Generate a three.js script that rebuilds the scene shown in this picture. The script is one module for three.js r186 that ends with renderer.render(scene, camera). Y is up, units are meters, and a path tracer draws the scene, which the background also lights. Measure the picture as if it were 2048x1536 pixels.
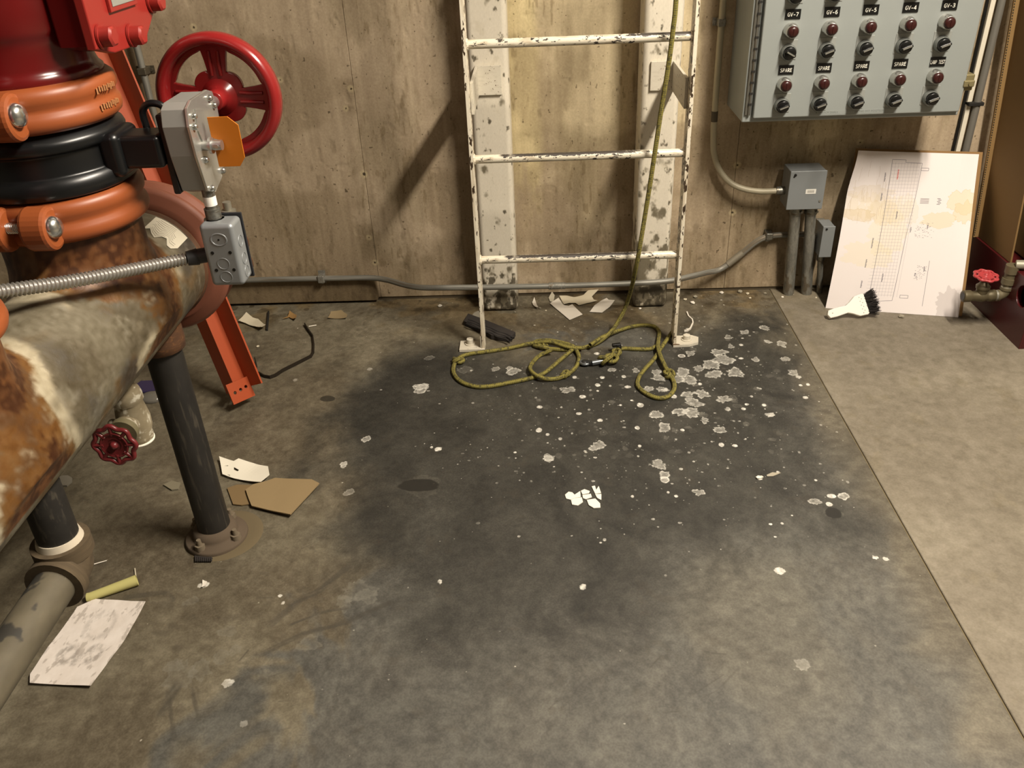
import * as THREE from 'three';
import { mergeGeometries } from 'three/addons/utils/BufferGeometryUtils.js';
import { RoundedBoxGeometry } from 'three/addons/geometries/RoundedBoxGeometry.js';
import { RectAreaLightUniformsLib } from 'three/addons/lights/RectAreaLightUniformsLib.js';
import { ImprovedNoise } from 'three/addons/math/ImprovedNoise.js';

// ---------------------------------------------------------------- camera, light, exposure
const scene = new THREE.Scene();
scene.background = new THREE.Color(0x050505);
const CAM = [0, 1.287, 2.716], FOC = 1680;
const RT = [0.99899, -0.03925, -0.02177], UP = [0.02225, 0.85384, -0.52006], BK = [0.039, 0.51906, 0.85384];
const camera = new THREE.PerspectiveCamera(2 * Math.atan(768 / FOC) * 180 / Math.PI, 4 / 3, 0.05, 40);
camera.position.set(...CAM);
camera.quaternion.setFromRotationMatrix(new THREE.Matrix4().makeBasis(new THREE.Vector3(...RT), new THREE.Vector3(...UP), new THREE.Vector3(...BK)));
scene.add(camera);
const renderer = new THREE.WebGLRenderer({ antialias: true });
renderer.toneMapping = THREE.LinearToneMapping;
renderer.toneMappingExposure = 1.2;
renderer.shadowMap.enabled = true;
const LAMP = { main: [1.2, 2.62, 1.75], back: [-0.7, 2.62, 4.1], mainPower: 246, fillPower: 9, tint: 0xfff3e2 };
RectAreaLightUniformsLib.init();

// ---------------------------------------------------------------- helpers
const V = (x, y, z) => new THREE.Vector3(x, y, z);
let seed = 1234567;
const rnd = () => ((seed = (seed * 1664525 + 1013904223) >>> 0) / 4294967296);
const rr = (a, b) => a + (b - a) * rnd();
// a surveyed image point brought onto a real surface: floor height y, wall distance z, or side plane x
const ray = (px, py) => { const a = (px - 1024) / FOC, b = (768 - py) / FOC; return [0, 1, 2].map((i) => RT[i] * a + UP[i] * b - BK[i]); };
const hit = (px, py, i, v) => { const d = ray(px, py), t = (v - CAM[i]) / d[i]; return [0, 1, 2].map((k) => CAM[k] + d[k] * t); };
const F = (px, py, y = 0) => hit(px, py, 1, y);
const W = (px, py, z = 0) => hit(px, py, 2, z);
const S = (px, py, x) => hit(px, py, 0, x);

const clean = (g) => {
  const n = g.index ? g.toNonIndexed() : g.clone();
  for (const k of Object.keys(n.attributes)) if (!['position', 'normal', 'uv'].includes(k)) n.deleteAttribute(k);
  if (!n.attributes.normal) n.computeVertexNormals();
  if (!n.attributes.uv) n.setAttribute('uv', new THREE.BufferAttribute(new Float32Array(n.attributes.position.count * 2), 2));
  return n;
};
const merge = (gs) => { const l = (Array.isArray(gs) ? gs.flat(3) : [gs]).map(clean); return l.length > 1 ? mergeGeometries(l) : l[0]; };
const taken = {};
const numbered = (n) => { const k = taken[n] = (taken[n] ?? -1) + 1; return k ? `${n}_${String(k).padStart(3, '0')}` : n; };
const BASE = new Map();
function thing(name, label, category, at = [0, 0, 0], group) {
  const o = new THREE.Group(); o.name = numbered(name); o.position.set(...at); scene.add(o);
  o.userData = { label, category }; if (group) o.userData.group = group;
  BASE.set(o, at); return o;
}
function part(name, geos, m, parent, label) {   // geometry in room coordinates
  const g = merge(geos), at = BASE.get(parent) ?? [0, 0, 0];
  g.translate(-at[0], -at[1], -at[2]);
  const o = new THREE.Mesh(g, m); o.name = name; o.castShadow = o.receiveShadow = true;
  if (label) o.userData.label = label;
  parent.add(o); BASE.set(o, at); return o;
}
function solo(name, label, category, geos, m, group) {
  const g = merge(geos); g.computeBoundingBox(); const b = g.boundingBox, c = [(b.min.x + b.max.x) / 2, b.min.y, (b.min.z + b.max.z) / 2];
  g.translate(-c[0], -c[1], -c[2]);
  const o = new THREE.Mesh(g, m); o.name = numbered(name); o.position.set(...c); o.castShadow = o.receiveShadow = true;
  o.userData = { label, category }; if (group) o.userData.group = group;
  scene.add(o); BASE.set(o, c); return o;
}
function structure(name, geos, m, parent) {
  const o = new THREE.Mesh(merge(geos), m); o.name = name; o.castShadow = o.receiveShadow = true;
  if (!parent) o.userData.kind = 'structure';
  (parent ?? scene).add(o); return o;
}
const mat = (color, roughness = 0.6, metalness = 0, more = {}) => new THREE.MeshStandardMaterial({ color, roughness, metalness, ...more });

// shapes, all in room coordinates
const box = (x0, x1, y0, y1, z0, z1, r = 0) => {
  const a = [x1 - x0, y1 - y0, z1 - z0];
  const g = r ? new RoundedBoxGeometry(...a, 2, Math.min(r, ...a.map((v) => v * 0.49))) : new THREE.BoxGeometry(...a);
  return g.translate((x0 + x1) / 2, (y0 + y1) / 2, (z0 + z1) / 2);
};
const aim = (g, from, dir) => {       // y axis of g -> dir
  const q = new THREE.Quaternion().setFromUnitVectors(V(0, 1, 0), V(...dir).normalize());
  return g.applyQuaternion(q).translate(...from);
};
const cyl = (a, b, r0, r1 = r0, seg = 24, open = false) => {
  const d = V(b[0] - a[0], b[1] - a[1], b[2] - a[2]), l = d.length();
  return aim(new THREE.CylinderGeometry(r1, r0, l, seg, 1, open).translate(0, l / 2, 0), a, d.toArray());
};
const lathe = (prof, at, dir = [0, 1, 0], seg = 40) => aim(new THREE.LatheGeometry(prof.map(([r, h]) => new THREE.Vector2(r, h)), seg), at, dir);
const ball = (at, r, sx = 1, sy = 1, sz = 1) => new THREE.SphereGeometry(r, 20, 14).scale(sx, sy, sz).translate(...at);
const curveOf = (pts, closed = false, t = 0.5) => new THREE.CatmullRomCurve3(pts.map((p) => V(...p)), closed, 'catmullrom', t);
const tube = (pts, r, n = 80, m = 10, closed = false) => new THREE.TubeGeometry(curveOf(pts, closed), n, r, m, closed);
const place = (g, o, x, y) => {       // local x, y -> given axes
  const X = V(...x).normalize(), Y = V(...y); Y.addScaledVector(X, -Y.dot(X)).normalize(); const Z = X.clone().cross(Y);
  return g.applyMatrix4(new THREE.Matrix4().makeBasis(X, Y, Z).setPosition(...o));
};
const shapeOf = (pts, holes = []) => { const s = new THREE.Shape(pts.map(([x, y]) => new THREE.Vector2(x, y))); for (const h of holes) s.holes.push(new THREE.Path(h.map(([x, y]) => new THREE.Vector2(x, y)))); return s; };
const extr = (s, depth, bevel = 0) => new THREE.ExtrudeGeometry(s, { depth, bevelEnabled: bevel > 0, bevelSize: bevel, bevelThickness: bevel, bevelSegments: 2, curveSegments: 16 });
const ringPts = (r, n = 24, cx = 0, cy = 0) => Array.from({ length: n }, (_, i) => [cx + r * Math.cos(i / n * 2 * Math.PI), cy + r * Math.sin(i / n * 2 * Math.PI)]);
const hexBolt = (at, dir, r, h) => [cyl(at, at.map((v, i) => v + dir[i] * h * 0.18), r * 1.35, r * 1.35, 20), cyl(at.map((v, i) => v + dir[i] * h * 0.18), at.map((v, i) => v + dir[i] * h * 0.92), r, r, 6), cyl(at.map((v, i) => v + dir[i] * h * 0.92), at.map((v, i) => v + dir[i] * h), r, r * 0.8, 6)];
const domeBolt = (at, dir, r, h) => lathe([[r, 0], [r, h * 0.25], [r * 0.85, h * 0.65], [r * 0.5, h * 0.92], [0.0001, h]], at, dir, 18);
function corrugated(pts, r, pitch, amp, m = 16) {
  const c = curveOf(pts), L = c.getLength(), n = Math.round(L / pitch * 6), fr = c.computeFrenetFrames(n), P = [], I = [], U = [];
  for (let i = 0; i <= n; i++) {
    const p = c.getPointAt(i / n), q = r + amp * Math.sin(i / 6 * 2 * Math.PI);
    for (let j = 0; j <= m; j++) { const a = j / m * 2 * Math.PI, v = p.clone().addScaledVector(fr.normals[i], q * Math.cos(a)).addScaledVector(fr.binormals[i], q * Math.sin(a)); P.push(v.x, v.y, v.z); U.push(i / n, j / m); }
  }
  for (let i = 0; i < n; i++) for (let j = 0; j < m; j++) { const a = i * (m + 1) + j, b = a + m + 1; I.push(a, a + 1, b, b, a + 1, b + 1); }
  const g = new THREE.BufferGeometry(); g.setAttribute('position', new THREE.Float32BufferAttribute(P, 3)); g.setAttribute('uv', new THREE.Float32BufferAttribute(U, 2)); g.setIndex(I); g.computeVertexNormals(); return g;
}
function strap(pts, h, t, lift = 0) {   // a flat bar standing on its edge along a floor path
  const out = [], n = pts.length, L = [], R = [];
  for (let i = 0; i < n; i++) {
    const a = pts[Math.max(0, i - 1)], b = pts[Math.min(n - 1, i + 1)], dx = b[0] - a[0], dz = b[2] - a[2], l = Math.hypot(dx, dz) || 1;
    L.push([pts[i][0] - dz / l * t / 2, pts[i][2] + dx / l * t / 2]); R.push([pts[i][0] + dz / l * t / 2, pts[i][2] - dx / l * t / 2]);
  }
  return extr(shapeOf([...L, ...R.reverse()].map(([x, z]) => [x, -z])), h).rotateX(-Math.PI / 2).translate(0, lift, 0);
}

// noise and computed maps
const PN = new ImprovedNoise();
const pn = (x, y, z = 0) => PN.noise(x, y, z);
const HASH = new Float32Array(65536); for (let i = 0; i < 65536; i++) HASH[i] = rnd();
const vn = (x, y) => {
  const xi = Math.floor(x), yi = Math.floor(y); let fx = x - xi, fy = y - yi; fx = fx * fx * (3 - 2 * fx); fy = fy * fy * (3 - 2 * fy);
  const a = HASH[(xi & 255) | ((yi & 255) << 8)], b = HASH[((xi + 1) & 255) | ((yi & 255) << 8)], c = HASH[(xi & 255) | (((yi + 1) & 255) << 8)], d = HASH[((xi + 1) & 255) | (((yi + 1) & 255) << 8)];
  return a + (b - a) * fx + (c - a) * fy + (a - b - c + d) * fx * fy;
};
const fbm = (x, y, o = 4) => { let s = 0, a = 0.5, n = 0; for (let i = 0; i < o; i++) { s += a * vn(x + i * 37.7, y + i * 91.3); n += a; x *= 2.03; y *= 2.03; a *= 0.55; } return s / n; };
const sst = (a, b, x) => { const t = Math.min(1, Math.max(0, (x - a) / (b - a))); return t * t * (3 - 2 * t); };
const mix = (a, b, t) => [a[0] + (b[0] - a[0]) * t, a[1] + (b[1] - a[1]) * t, a[2] + (b[2] - a[2]) * t];
function dataMap(w, h, fn, srgb = true) {
  const d = new Uint8Array(w * h * 4);
  for (let y = 0; y < h; y++) for (let x = 0; x < w; x++) { const c = fn((x + 0.5) / w, (y + 0.5) / h), k = (y * w + x) * 4; d[k] = Math.max(0, Math.min(255, c[0])); d[k + 1] = Math.max(0, Math.min(255, c[1])); d[k + 2] = Math.max(0, Math.min(255, c[2])); d[k + 3] = 255; }
  return asTexture(d, w, h, srgb);
}
function asTexture(d, w, h, srgb = true) {
  const t = new THREE.DataTexture(d, w, h, THREE.RGBAFormat); t.magFilter = t.minFilter = THREE.LinearFilter; t.wrapS = t.wrapT = THREE.MirroredRepeatWrapping;
  if (srgb) t.colorSpace = THREE.SRGBColorSpace; t.needsUpdate = true; return t;
}
const canvasMap = (w, h, draw) => { const c = document.createElement('canvas'); c.width = w; c.height = h; draw(c.getContext('2d'), w, h); const t = new THREE.CanvasTexture(c); t.colorSpace = THREE.SRGBColorSpace; return t; };
const uvBy = (g, fn) => { const n = clean(g), p = n.attributes.position, u = n.attributes.uv; for (let i = 0; i < p.count; i++) { const [a, b] = fn(p.getX(i), p.getY(i), p.getZ(i), n.attributes.normal.getX(i), n.attributes.normal.getY(i), n.attributes.normal.getZ(i)); u.setXY(i, a, b); } return n; };
const inPoly = (P, x, y) => { let c = false; for (let i = 0, j = P.length - 1; i < P.length; j = i++) if ((P[i][1] > y) !== (P[j][1] > y) && x < (P[j][0] - P[i][0]) * (y - P[i][1]) / (P[j][1] - P[i][1]) + P[i][0]) c = !c; return c; };
const polyDist = (P, x, y) => { let m = 1e9; for (let i = 0, j = P.length - 1; i < P.length; j = i++) { const ax = P[j][0], ay = P[j][1], bx = P[i][0] - ax, by = P[i][1] - ay, t = Math.max(0, Math.min(1, ((x - ax) * bx + (y - ay) * by) / (bx * bx + by * by || 1))); m = Math.min(m, Math.hypot(x - ax - bx * t, y - ay - by * t)); } return inPoly(P, x, y) ? -m : m; };

// ---------------------------------------------------------------- the room
const ROOM = { x0: -2.3, x1: 2.8, z1: 5.0, h: 2.95 };
const JOINT = 0.799;

// dark slab: stains, scuffs and spilt paint, surveyed from the photograph onto the floor plane
const SLAB = { x0: -1.45, x1: 0.85, z0: -0.02, z1: 2.28, n: 2048 };
const slabMap = (() => {
  const n = SLAB.n, k = n / (SLAB.x1 - SLAB.x0), f = new Float32Array(n * n * 3);
  const stain = [[700, 760], [860, 722], [1000, 705], [1200, 712], [1340, 680], [1420, 640], [1560, 620], [1610, 740], [1660, 840], [1700, 940], [1690, 1040], [1560, 1080], [1390, 1100], [1340, 1190], [1220, 1260], [1060, 1260], [960, 1330], [830, 1300], [750, 1200], [750, 1080], [680, 1000], [620, 940], [610, 830]].map((p) => { const q = F(...p); return [q[0], q[2]]; });
  const tan = [[1370, 1110], [1560, 1090], [1640, 1190], [1690, 1400], [1560, 1450], [1360, 1260]].map((p) => { const q = F(...p); return [q[0], q[2]]; });
  // coarse distance fields
  const cN = 256, fld = (P) => { const a = new Float32Array(cN * cN); for (let j = 0; j < cN; j++) for (let i = 0; i < cN; i++) a[j * cN + i] = polyDist(P, SLAB.x0 + (i + 0.5) / cN * 2.3, SLAB.z0 + (j + 0.5) / cN * 2.3); return (u, v) => { const x = Math.min(cN - 1.001, Math.max(0, u * cN - 0.5)), y = Math.min(cN - 1.001, Math.max(0, v * cN - 0.5)), xi = x | 0, yi = y | 0, fx = x - xi, fy = y - yi, q = yi * cN + xi; return (a[q] * (1 - fx) + a[q + 1] * fx) * (1 - fy) + (a[q + cN] * (1 - fx) + a[q + cN + 1] * fx) * fy; }; };
  const dS = fld(stain), dT = fld(tan);
  for (let j = 0; j < n; j++) for (let i = 0; i < n; i++) {
    const u = (i + 0.5) / n, v = (j + 0.5) / n, x = SLAB.x0 + u * 2.3, z = SLAB.z0 + v * 2.3;
    const a = fbm(x * 3 + 7, z * 3 + 3, 4), wx = (vn(x * 6 + 3, z * 6) - 0.5) * 1.6, b = fbm(x * 11 + wx, z * 9 - wx, 4), c = fbm(x * 62 + 9 + wx * 3, z * 62, 4), cl = fbm(x * 19 - wx * 2 + 70, z * 13 + wx * 2, 4), fine = vn(x * 420, z * 420) - 0.5;
    let col = mix([106, 99, 82], [89, 81, 65], sst(0.35, 0.65, a));
    const grey = sst(-0.56, -0.4, x + (b - 0.5) * 0.7 + (a - 0.5) * 0.5 + (z - 1.6) * 0.5) * sst(0.3, 0.46, z + (a - 0.5) * 0.6 + (b - 0.5) * 0.3);
    col = mix(col, mix([86, 84, 77], [71, 70, 65], sst(0.3, 0.7, b)), grey * 0.9);
        const tn = 1 - sst(-0.08, 0.08, dT(u, v) + (b - 0.5) * 0.16); col = mix(col, [96, 92, 80], tn * 0.6);
    const ds = dS(u, v) + (a - 0.5) * 0.3 + (b - 0.5) * 0.2, dk = 1 - sst(-0.14, 0.13, ds);
    col = mix(col, mix([43, 42, 37], [54, 52, 46], b), dk * 0.97);
    col = mix(col, [94, 86, 70], sst(0.66, 0.79, x + (b - 0.5) * 0.16) * (1 - dk * 0.55) * 0.75);      // pale edge along the joint
    col = mix(col, [104, 88, 60], sst(0.5, 0.62, fbm(x * 7 + 40, z * 7, 4)) * sst(0.34, 0.05, z) * 0.75);   // grit along the wall foot
    col = mix(col, [70, 60, 42], sst(0.6, 0.7, fbm(x * 30 + 4, z * 30, 3)) * sst(0.22, 0.05, z) * 0.7);
    const sh = ((c - 0.5) * 36 + (cl - 0.5) * 20) * (1 - dk * 0.45) + (b - 0.5) * 24 + fine * 15; col = [col[0] + sh, col[1] + sh, col[2] + sh * 0.92];
    const sp = fbm(x * 26 + 80, z * 26 + 12, 3); if (sp > 0.68) col = mix(col, [62, 56, 46], 0.25 * sst(0.68, 0.82, sp));
    const q = (j * n + i) * 3; f[q] = col[0]; f[q + 1] = col[1]; f[q + 2] = col[2];
  }
  const blot = (cx, cz, r, fn) => { const i0 = Math.max(0, Math.floor((cx - r - SLAB.x0) * k)), i1 = Math.min(n - 1, Math.ceil((cx + r - SLAB.x0) * k)), j0 = Math.max(0, Math.floor((cz - r - SLAB.z0) * k)), j1 = Math.min(n - 1, Math.ceil((cz + r - SLAB.z0) * k)); for (let j = j0; j <= j1; j++) for (let i = i0; i <= i1; i++) { const x = (i + 0.5) / k + SLAB.x0 - cx, z = (j + 0.5) / k + SLAB.z0 - cz, [col, al] = fn(x, z); if (al > 0) { const q = (j * n + i) * 3; for (let t = 0; t < 3; t++) f[q + t] += (col[t] - f[q + t]) * al; } } };
  const splat = (cx, cz, r, rough = 0.35, op = 0.8, tint = [205, 202, 192]) => { const o = rnd() * 90, s = rr(0.85, 1.2); blot(cx, cz, r * 1.8, (x, z) => { const a = Math.atan2(z, x), d = Math.hypot(x * s, z / s) / r, e = 1 + rough * (fbm(Math.cos(a) * 1.6 + o, Math.sin(a) * 1.6 + o, 4) - 0.5) * 2.6, m = 1 - sst(e - 0.1, e + 0.04, d), rim = sst(e - 0.42, e - 0.1, d), w = fbm((x + o) * 160, z * 160 + o, 3); return [tint, m * op * (r > 0.011 ? 0.62 + 0.38 * rim : 0.95) * (0.45 + 0.95 * w)]; }); };
  const at = (zx, zy) => { const q = F(1000 + zx / 3.151, 650 + zy / 3.151); return [q[0], q[2]]; };
  const big = [[1410, 215, 56], [1385, 172, 44], [1330, 250, 55], [1355, 312, 50], [1470, 300, 52], [1255, 275, 32], [1150, 305, 46], [1120, 340, 40], [1190, 345, 44], [1000, 335, 34], [985, 295, 28], [1040, 410, 20], [1018, 408, 30], [940, 402, 26], [855, 285, 24], [705, 282, 24], [420, 410, 38], [1180, 437, 34], [1272, 435, 40], [1225, 487, 46], [1140, 545, 44], [1210, 550, 46], [1410, 468, 44], [1436, 530, 18], [985, 565, 42], [1040, 645, 44], [1385, 663, 32], [1290, 597, 28], [610, 765, 42], [310, 838, 30], [1540, 45, 28], [1440, 75, 24], [1455, 135, 24], [1770, 120, 34], [1790, 215, 30], [1690, 105, 22], [1670, 20, 32], [1850, 300, 34], [1880, 325, 18], [1610, 215, 26], [1700, 565, 22], [1000, 880, 36], [1040, 945, 34], [1250, 1055, 26], [1200, 175, 26], [80, 290, 40], [-500, 390, 40], [60, 270, 26]];
  for (const [x, y, r] of big) splat(...at(x, y), r / 3.151 * 2.6 / 1680, 0.6, 0.82);
  const dots = [[1145, 195, 26], [610, 180, 20], [645, 330, 18], [470, 330, 18], [520, 452, 23], [805, 390, 20], [1095, 450, 23], [885, 505, 25], [250, 517, 19], [497, 558, 17], [630, 600, 18], [865, 648, 18], [245, 663, 23], [300, 690, 14], [380, 717, 14], [600, 835, 10], [1395, 755, 19], [1480, 760, 16], [880, 762, 12], [1520, 125, 16], [1520, 210, 16], [1895, 380, 13], [1940, 375, 15], [1925, 458, 18], [1585, 450, 12], [1555, 500, 14], [1535, 528, 16], [1665, 505, 16], [1040, 975, 28], [1635, 962, 20], [1990, 978, 9], [835, 1080, 11], [1060, 1055, 9], [1110, 1078, 12], [95, 803, 10], [1150, 662, 14], [1335, 735, 8], [1735, 1335, 7], [1705, 1255, 9], [1778, 1250, 9], [1840, 1200, 6], [1085, 1000, 7], [515, 928, 7], [340, 893, 6], [635, 1283, 5], [635, 1372, 7], [760, 505, 10], [830, 475, 10], [1220, 860, 8], [1435, 902, 7], [615, 415, 10], [615, 378, 20], [780, 325, 18], [1260, 372, 16], [2090, 1078, 22], [2075, 1130, 18]];
  for (const [x, y, r] of dots) splat(...at(x, y), r / 3.151 * 2.3 / 1680, 0.14, 0.95, [214, 210, 200]);
  for (const [px, py, r, o] of [[842, 776, 16, 0.8], [732, 878, 9, 0.95], [687, 929, 8, 0.95], [876, 898, 6, 0.95], [697, 985, 9, 0.5], [991, 738, 9, 0.7], [1097, 916, 9, 0.7], [858, 716, 10, 0.4], [930, 740, 14, 0.25], [1560, 1141, 7, 0.95], [1688, 993, 9, 0.95], [1166, 1174, 5, 0.9], [1630, 1003, 9, 0.7], [408, 1170, 7, 0.95], [560, 1192, 3, 0.95], [566, 1206, 3, 0.95], [455, 1366, 7, 0.8], [880, 1163, 4, 0.8], [1605, 1330, 9, 0.35], [1750, 1115, 4, 0.95], [1771, 1118, 4, 0.9], [488, 1447, 5, 0.4], [740, 738, 6, 0.5], [590, 760, 5, 0.5]]) { const q = F(px, py); splat(q[0], q[2], r * 2.1 / 1680 * 1.2, 0.4, o); }
  for (const [px, py, r] of [[712, 1182, 0.035], [735, 1192, 0.024], [690, 1205, 0.02], [360, 1352, 0.03], [400, 1340, 0.024], [350, 1330, 0.016], [440, 1316, 0.016], [470, 1300, 0.014], [455, 1262, 0.016], [380, 1203, 0.014], [620, 1285, 0.02]]) { const q = F(px, py); splat(q[0], q[2], r, 0.55, 0.4, [122, 119, 108]); }   // worn pale spots
  for (let i = 0; i < 760; i++) { const g = rnd() + rnd() + rnd() - 1.5, h = rnd() + rnd() + rnd() - 1.5, q = F(1310 + g * 420, 800 + h * 260); splat(q[0], q[2], 0.0012 + 0.0035 * Math.pow(rnd(), 3), 0.2, rr(0.3, 0.9)); }
  for (let i = 0; i < 120; i++) { const q = F(1310 + (rnd() - 0.5) * 520, 770 + (rnd() - 0.5) * 300); splat(q[0], q[2], rr(0.004, 0.012), 0.4, rr(0.1, 0.3), [175, 170, 158]); }
  for (let i = 0; i < 420; i++) splat(rr(-1.4, 0.78), Math.pow(rnd(), 1.6) * 2.1, 0.0008 + 0.0018 * rnd() * rnd(), 0.2, rr(0.3, 0.9), rnd() < 0.3 ? [60, 52, 40] : [205, 200, 185]);
  // dark stains with outlines: a pit, a drip, shoe marks
  const dark = (px, py, rx, rz, o = 0.8, ang = 0) => { const q = F(px, py), s = rnd() * 50; blot(q[0], q[2], Math.max(rx, rz) * 1.5, (x, z) => { const c = Math.cos(ang), t = Math.sin(ang), X = (x * c + z * t) / rx, Z = (z * c - x * t) / rz, a = Math.atan2(Z, X), d = Math.hypot(X, Z), e = 1 + 0.5 * (fbm(Math.cos(a) + s, Math.sin(a) + s, 3) - 0.5); return [[24, 22, 17], (1 - sst(e - 0.12, e + 0.03, d)) * o]; }); };
  for (const [px, py, rx, rz] of [[840, 971, 0.048, 0.026], [1667, 1026, 0.02, 0.02]]) { const q = F(px, py); splat(q[0], q[2], Math.max(rx, rz) * 0.95, 0.3, 0.14, [150, 144, 128]); dark(px, py, rx, rz, 0.85); }
  dark(655, 797, 0.022, 0.016, 0.6); 
  const streak = (pts, w, o) => { for (let i = 0; i + 1 < pts.length; i++) { const a = F(...pts[i]), b = F(...pts[i + 1]), l = Math.hypot(b[0] - a[0], b[2] - a[2]); for (let s = 0; s < l; s += w * 0.3) { const t = s / l; blot(a[0] + (b[0] - a[0]) * t, a[2] + (b[2] - a[2]) * t, w, (x, z) => [[58, 54, 46], (1 - sst(0.5, 1, Math.hypot(x, z) / w)) * o * 0.62 * sst(0.25, 0.65, fbm(a[0] * 9 + s * 30 + x * 140, z * 140 + i * 9, 3))]); } } };
  streak([[700, 1130], [640, 1180], [600, 1200], [540, 1250]], 0.012, 0.3); streak([[780, 1205], [690, 1245], [600, 1270], [520, 1310]], 0.009, 0.32); streak([[700, 1215], [640, 1225], [580, 1250]], 0.005, 0.3);
  streak([[680, 1030], [700, 1075], [712, 1120]], 0.013, 0.28); streak([[355, 1370], [320, 1430]], 0.014, 0.3); streak([[335, 1380], [350, 1480]], 0.006, 0.2); streak([[380, 1370], [400, 1440]], 0.006, 0.2); streak([[250, 1195], [330, 1185], [345, 1200]], 0.01, 0.25);
  for (let i = 0; i < 60; i++) { const p = [rr(350, 1500), rr(1050, 1500)], a = rr(-0.9, 0.2), l = rr(20, 90); streak([p, [p[0] + Math.cos(a) * l, p[1] + Math.sin(a) * l]], rr(0.0012, 0.003), rr(0.08, 0.2)); }
  const d = new Uint8Array(n * n * 4); for (let i = 0; i < n * n; i++) { for (let t = 0; t < 3; t++) d[i * 4 + t] = Math.max(0, Math.min(255, f[i * 3 + t])); d[i * 4 + 3] = 255; }
  return asTexture(d, n, n);
})();
const paleMap = dataMap(1024, 1024, (u, v) => {
  const x = u * 2.1 + 0.75, z = v * 2.1, a = fbm(x * 3 + 20, z * 3, 4), b = fbm(x * 12, z * 10 + 5, 4), c = fbm(x * 50, z * 50, 3);
  let col = mix([124, 116, 100], [113, 105, 90], sst(0.35, 0.65, a)); col = mix(col, [96, 88, 73], sst(0.56, 0.74, b) * 0.4);
  col = mix(col, [112, 102, 80], sst(0.64, 0.78, fbm(x * 22 + 3, z * 17, 3)) * 0.3);
  col = mix(col, [118, 108, 88], sst(0.16, 0.02, z + (b - 0.5) * 0.2) * 0.7);
  const s = (c - 0.5) * 26 + (b - 0.5) * 14 + (vn(x * 400, z * 400) - 0.5) * 13; return [col[0] + s, col[1] + s, col[2] + s];
});
const grain = dataMap(512, 512, (u, v) => { const g = 128 + (fbm(u * 24, v * 24, 5) - 0.5) * 190; return [g, g, g]; }, false);
const slabMat = mat(0xffffff, 0.62, 0, { map: slabMap, bumpMap: grain, bumpScale: 0.0012 });
const paleMat = mat(0xffffff, 0.7, 0, { map: paleMap, bumpMap: grain, bumpScale: 0.0012 });
const floorG = new THREE.Group(); floorG.name = 'floor'; floorG.userData = { kind: 'structure', label: 'concrete floor of two slabs, one stained dark, one pale' }; scene.add(floorG);
structure('slab', uvBy(box(ROOM.x0 - 0.1, JOINT - 0.0014, -0.12, 0, -0.1, ROOM.z1 + 0.1, 0.003), (x, y, z) => [(x - SLAB.x0) / 2.3, (z - SLAB.z0) / 2.3]), slabMat, floorG).userData.label = 'dark stained slab with white paint splashes';
structure('slab', uvBy(box(JOINT + 0.0014, ROOM.x1 + 0.1, -0.12, 0.001, -0.1, ROOM.z1 + 0.1, 0.003), (x, y, z) => [(x - 0.75) / 2.1, z / 2.1]), paleMat, floorG).userData.label = 'pale clean slab';
structure('joint_filler', box(JOINT - 0.004, JOINT + 0.004, -0.1, -0.0035, -0.05, ROOM.z1), mat(0x6b5f45, 0.95), floorG);

// back wall: board-marked concrete in three cast panels
const wallMap = (() => {
  const x0 = -1.75, w = 3.7, h = 1.85; const nails = [];
  for (const p of [[703, 178], [692, 217], [728, 348], [738, 475], [750, 525], [1475, 330], [1465, 425], [560, 160], [285, 60], [1720, 285], [388, 55]]) { const q = W(...p); nails.push([q[0], q[1]]); }
  return dataMap(2048, 1024, (u, v) => {
    const x = x0 + u * w, y = v * h;
    const a = fbm(x * 2.2 + 11, y * 1.6, 4), b = fbm(x * 7, y * 4 + 9, 4), c = fbm(x * 60, y * 5, 3), e = fbm(x * 40 + 5, y * 16, 4);
    let col = mix([182, 164, 138], [167, 149, 123], sst(0.3, 0.7, a));
    col = mix(col, [130, 116, 90], sst(0.5, 0.7, b) * 0.4);
    col = mix(col, [202, 186, 150], sst(0.5, 0.66, fbm(x * 5 + 60, y * 0.9, 3)) * sst(-0.15, 0.1, x) * sst(0.25, 0.6, y + (b - 0.5) * 0.4) * 0.8);
    col = mix(col, [210, 194, 148], (1 - sst(0.035, 0.075, Math.abs(x + 0.055 + (b - 0.5) * 0.03))) * sst(0.28, 0.5, y + (e - 0.5) * 0.3) * 0.8);   // overspray beside the column
    const low = sst(0.46, 0.6, fbm(x * 4 + 2, y * 4 + 77, 4) + sst(0.55, 0.0, y) * 0.2); col = mix(col, [112, 96, 70], low * 0.36);
    col = mix(col, [78, 65, 44], sst(0.6, 0.78, e + sst(0.34, 0, y) * 0.13 - 0.08) * 0.25);
    col = mix(col, [92, 74, 46], sst(0.6, 0.72, fbm(x * 90, y * 22 + 40, 3)) * sst(0.48, 0.64, b) * 0.28);       // small gouges along the grain
    if (vn(x * 160 + 9, y * 110) > 0.955) col = mix(col, [60, 48, 30], 0.6);
    for (const [nx, ny] of nails) { const d = Math.hypot(x - nx, y - ny) + (e - 0.5) * 0.01; if (d < 0.02) { col = mix(col, [186, 170, 134], (1 - sst(0.009, 0.014, d)) * 0.7); if (d < 0.0035) col = [66, 54, 36]; } }
    const s = (c - 0.5) * 26 + (vn(x * 300, y * 260) - 0.5) * 14; return [col[0] + s, col[1] + s, col[2] + s * 0.9];
  });
})();
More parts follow.
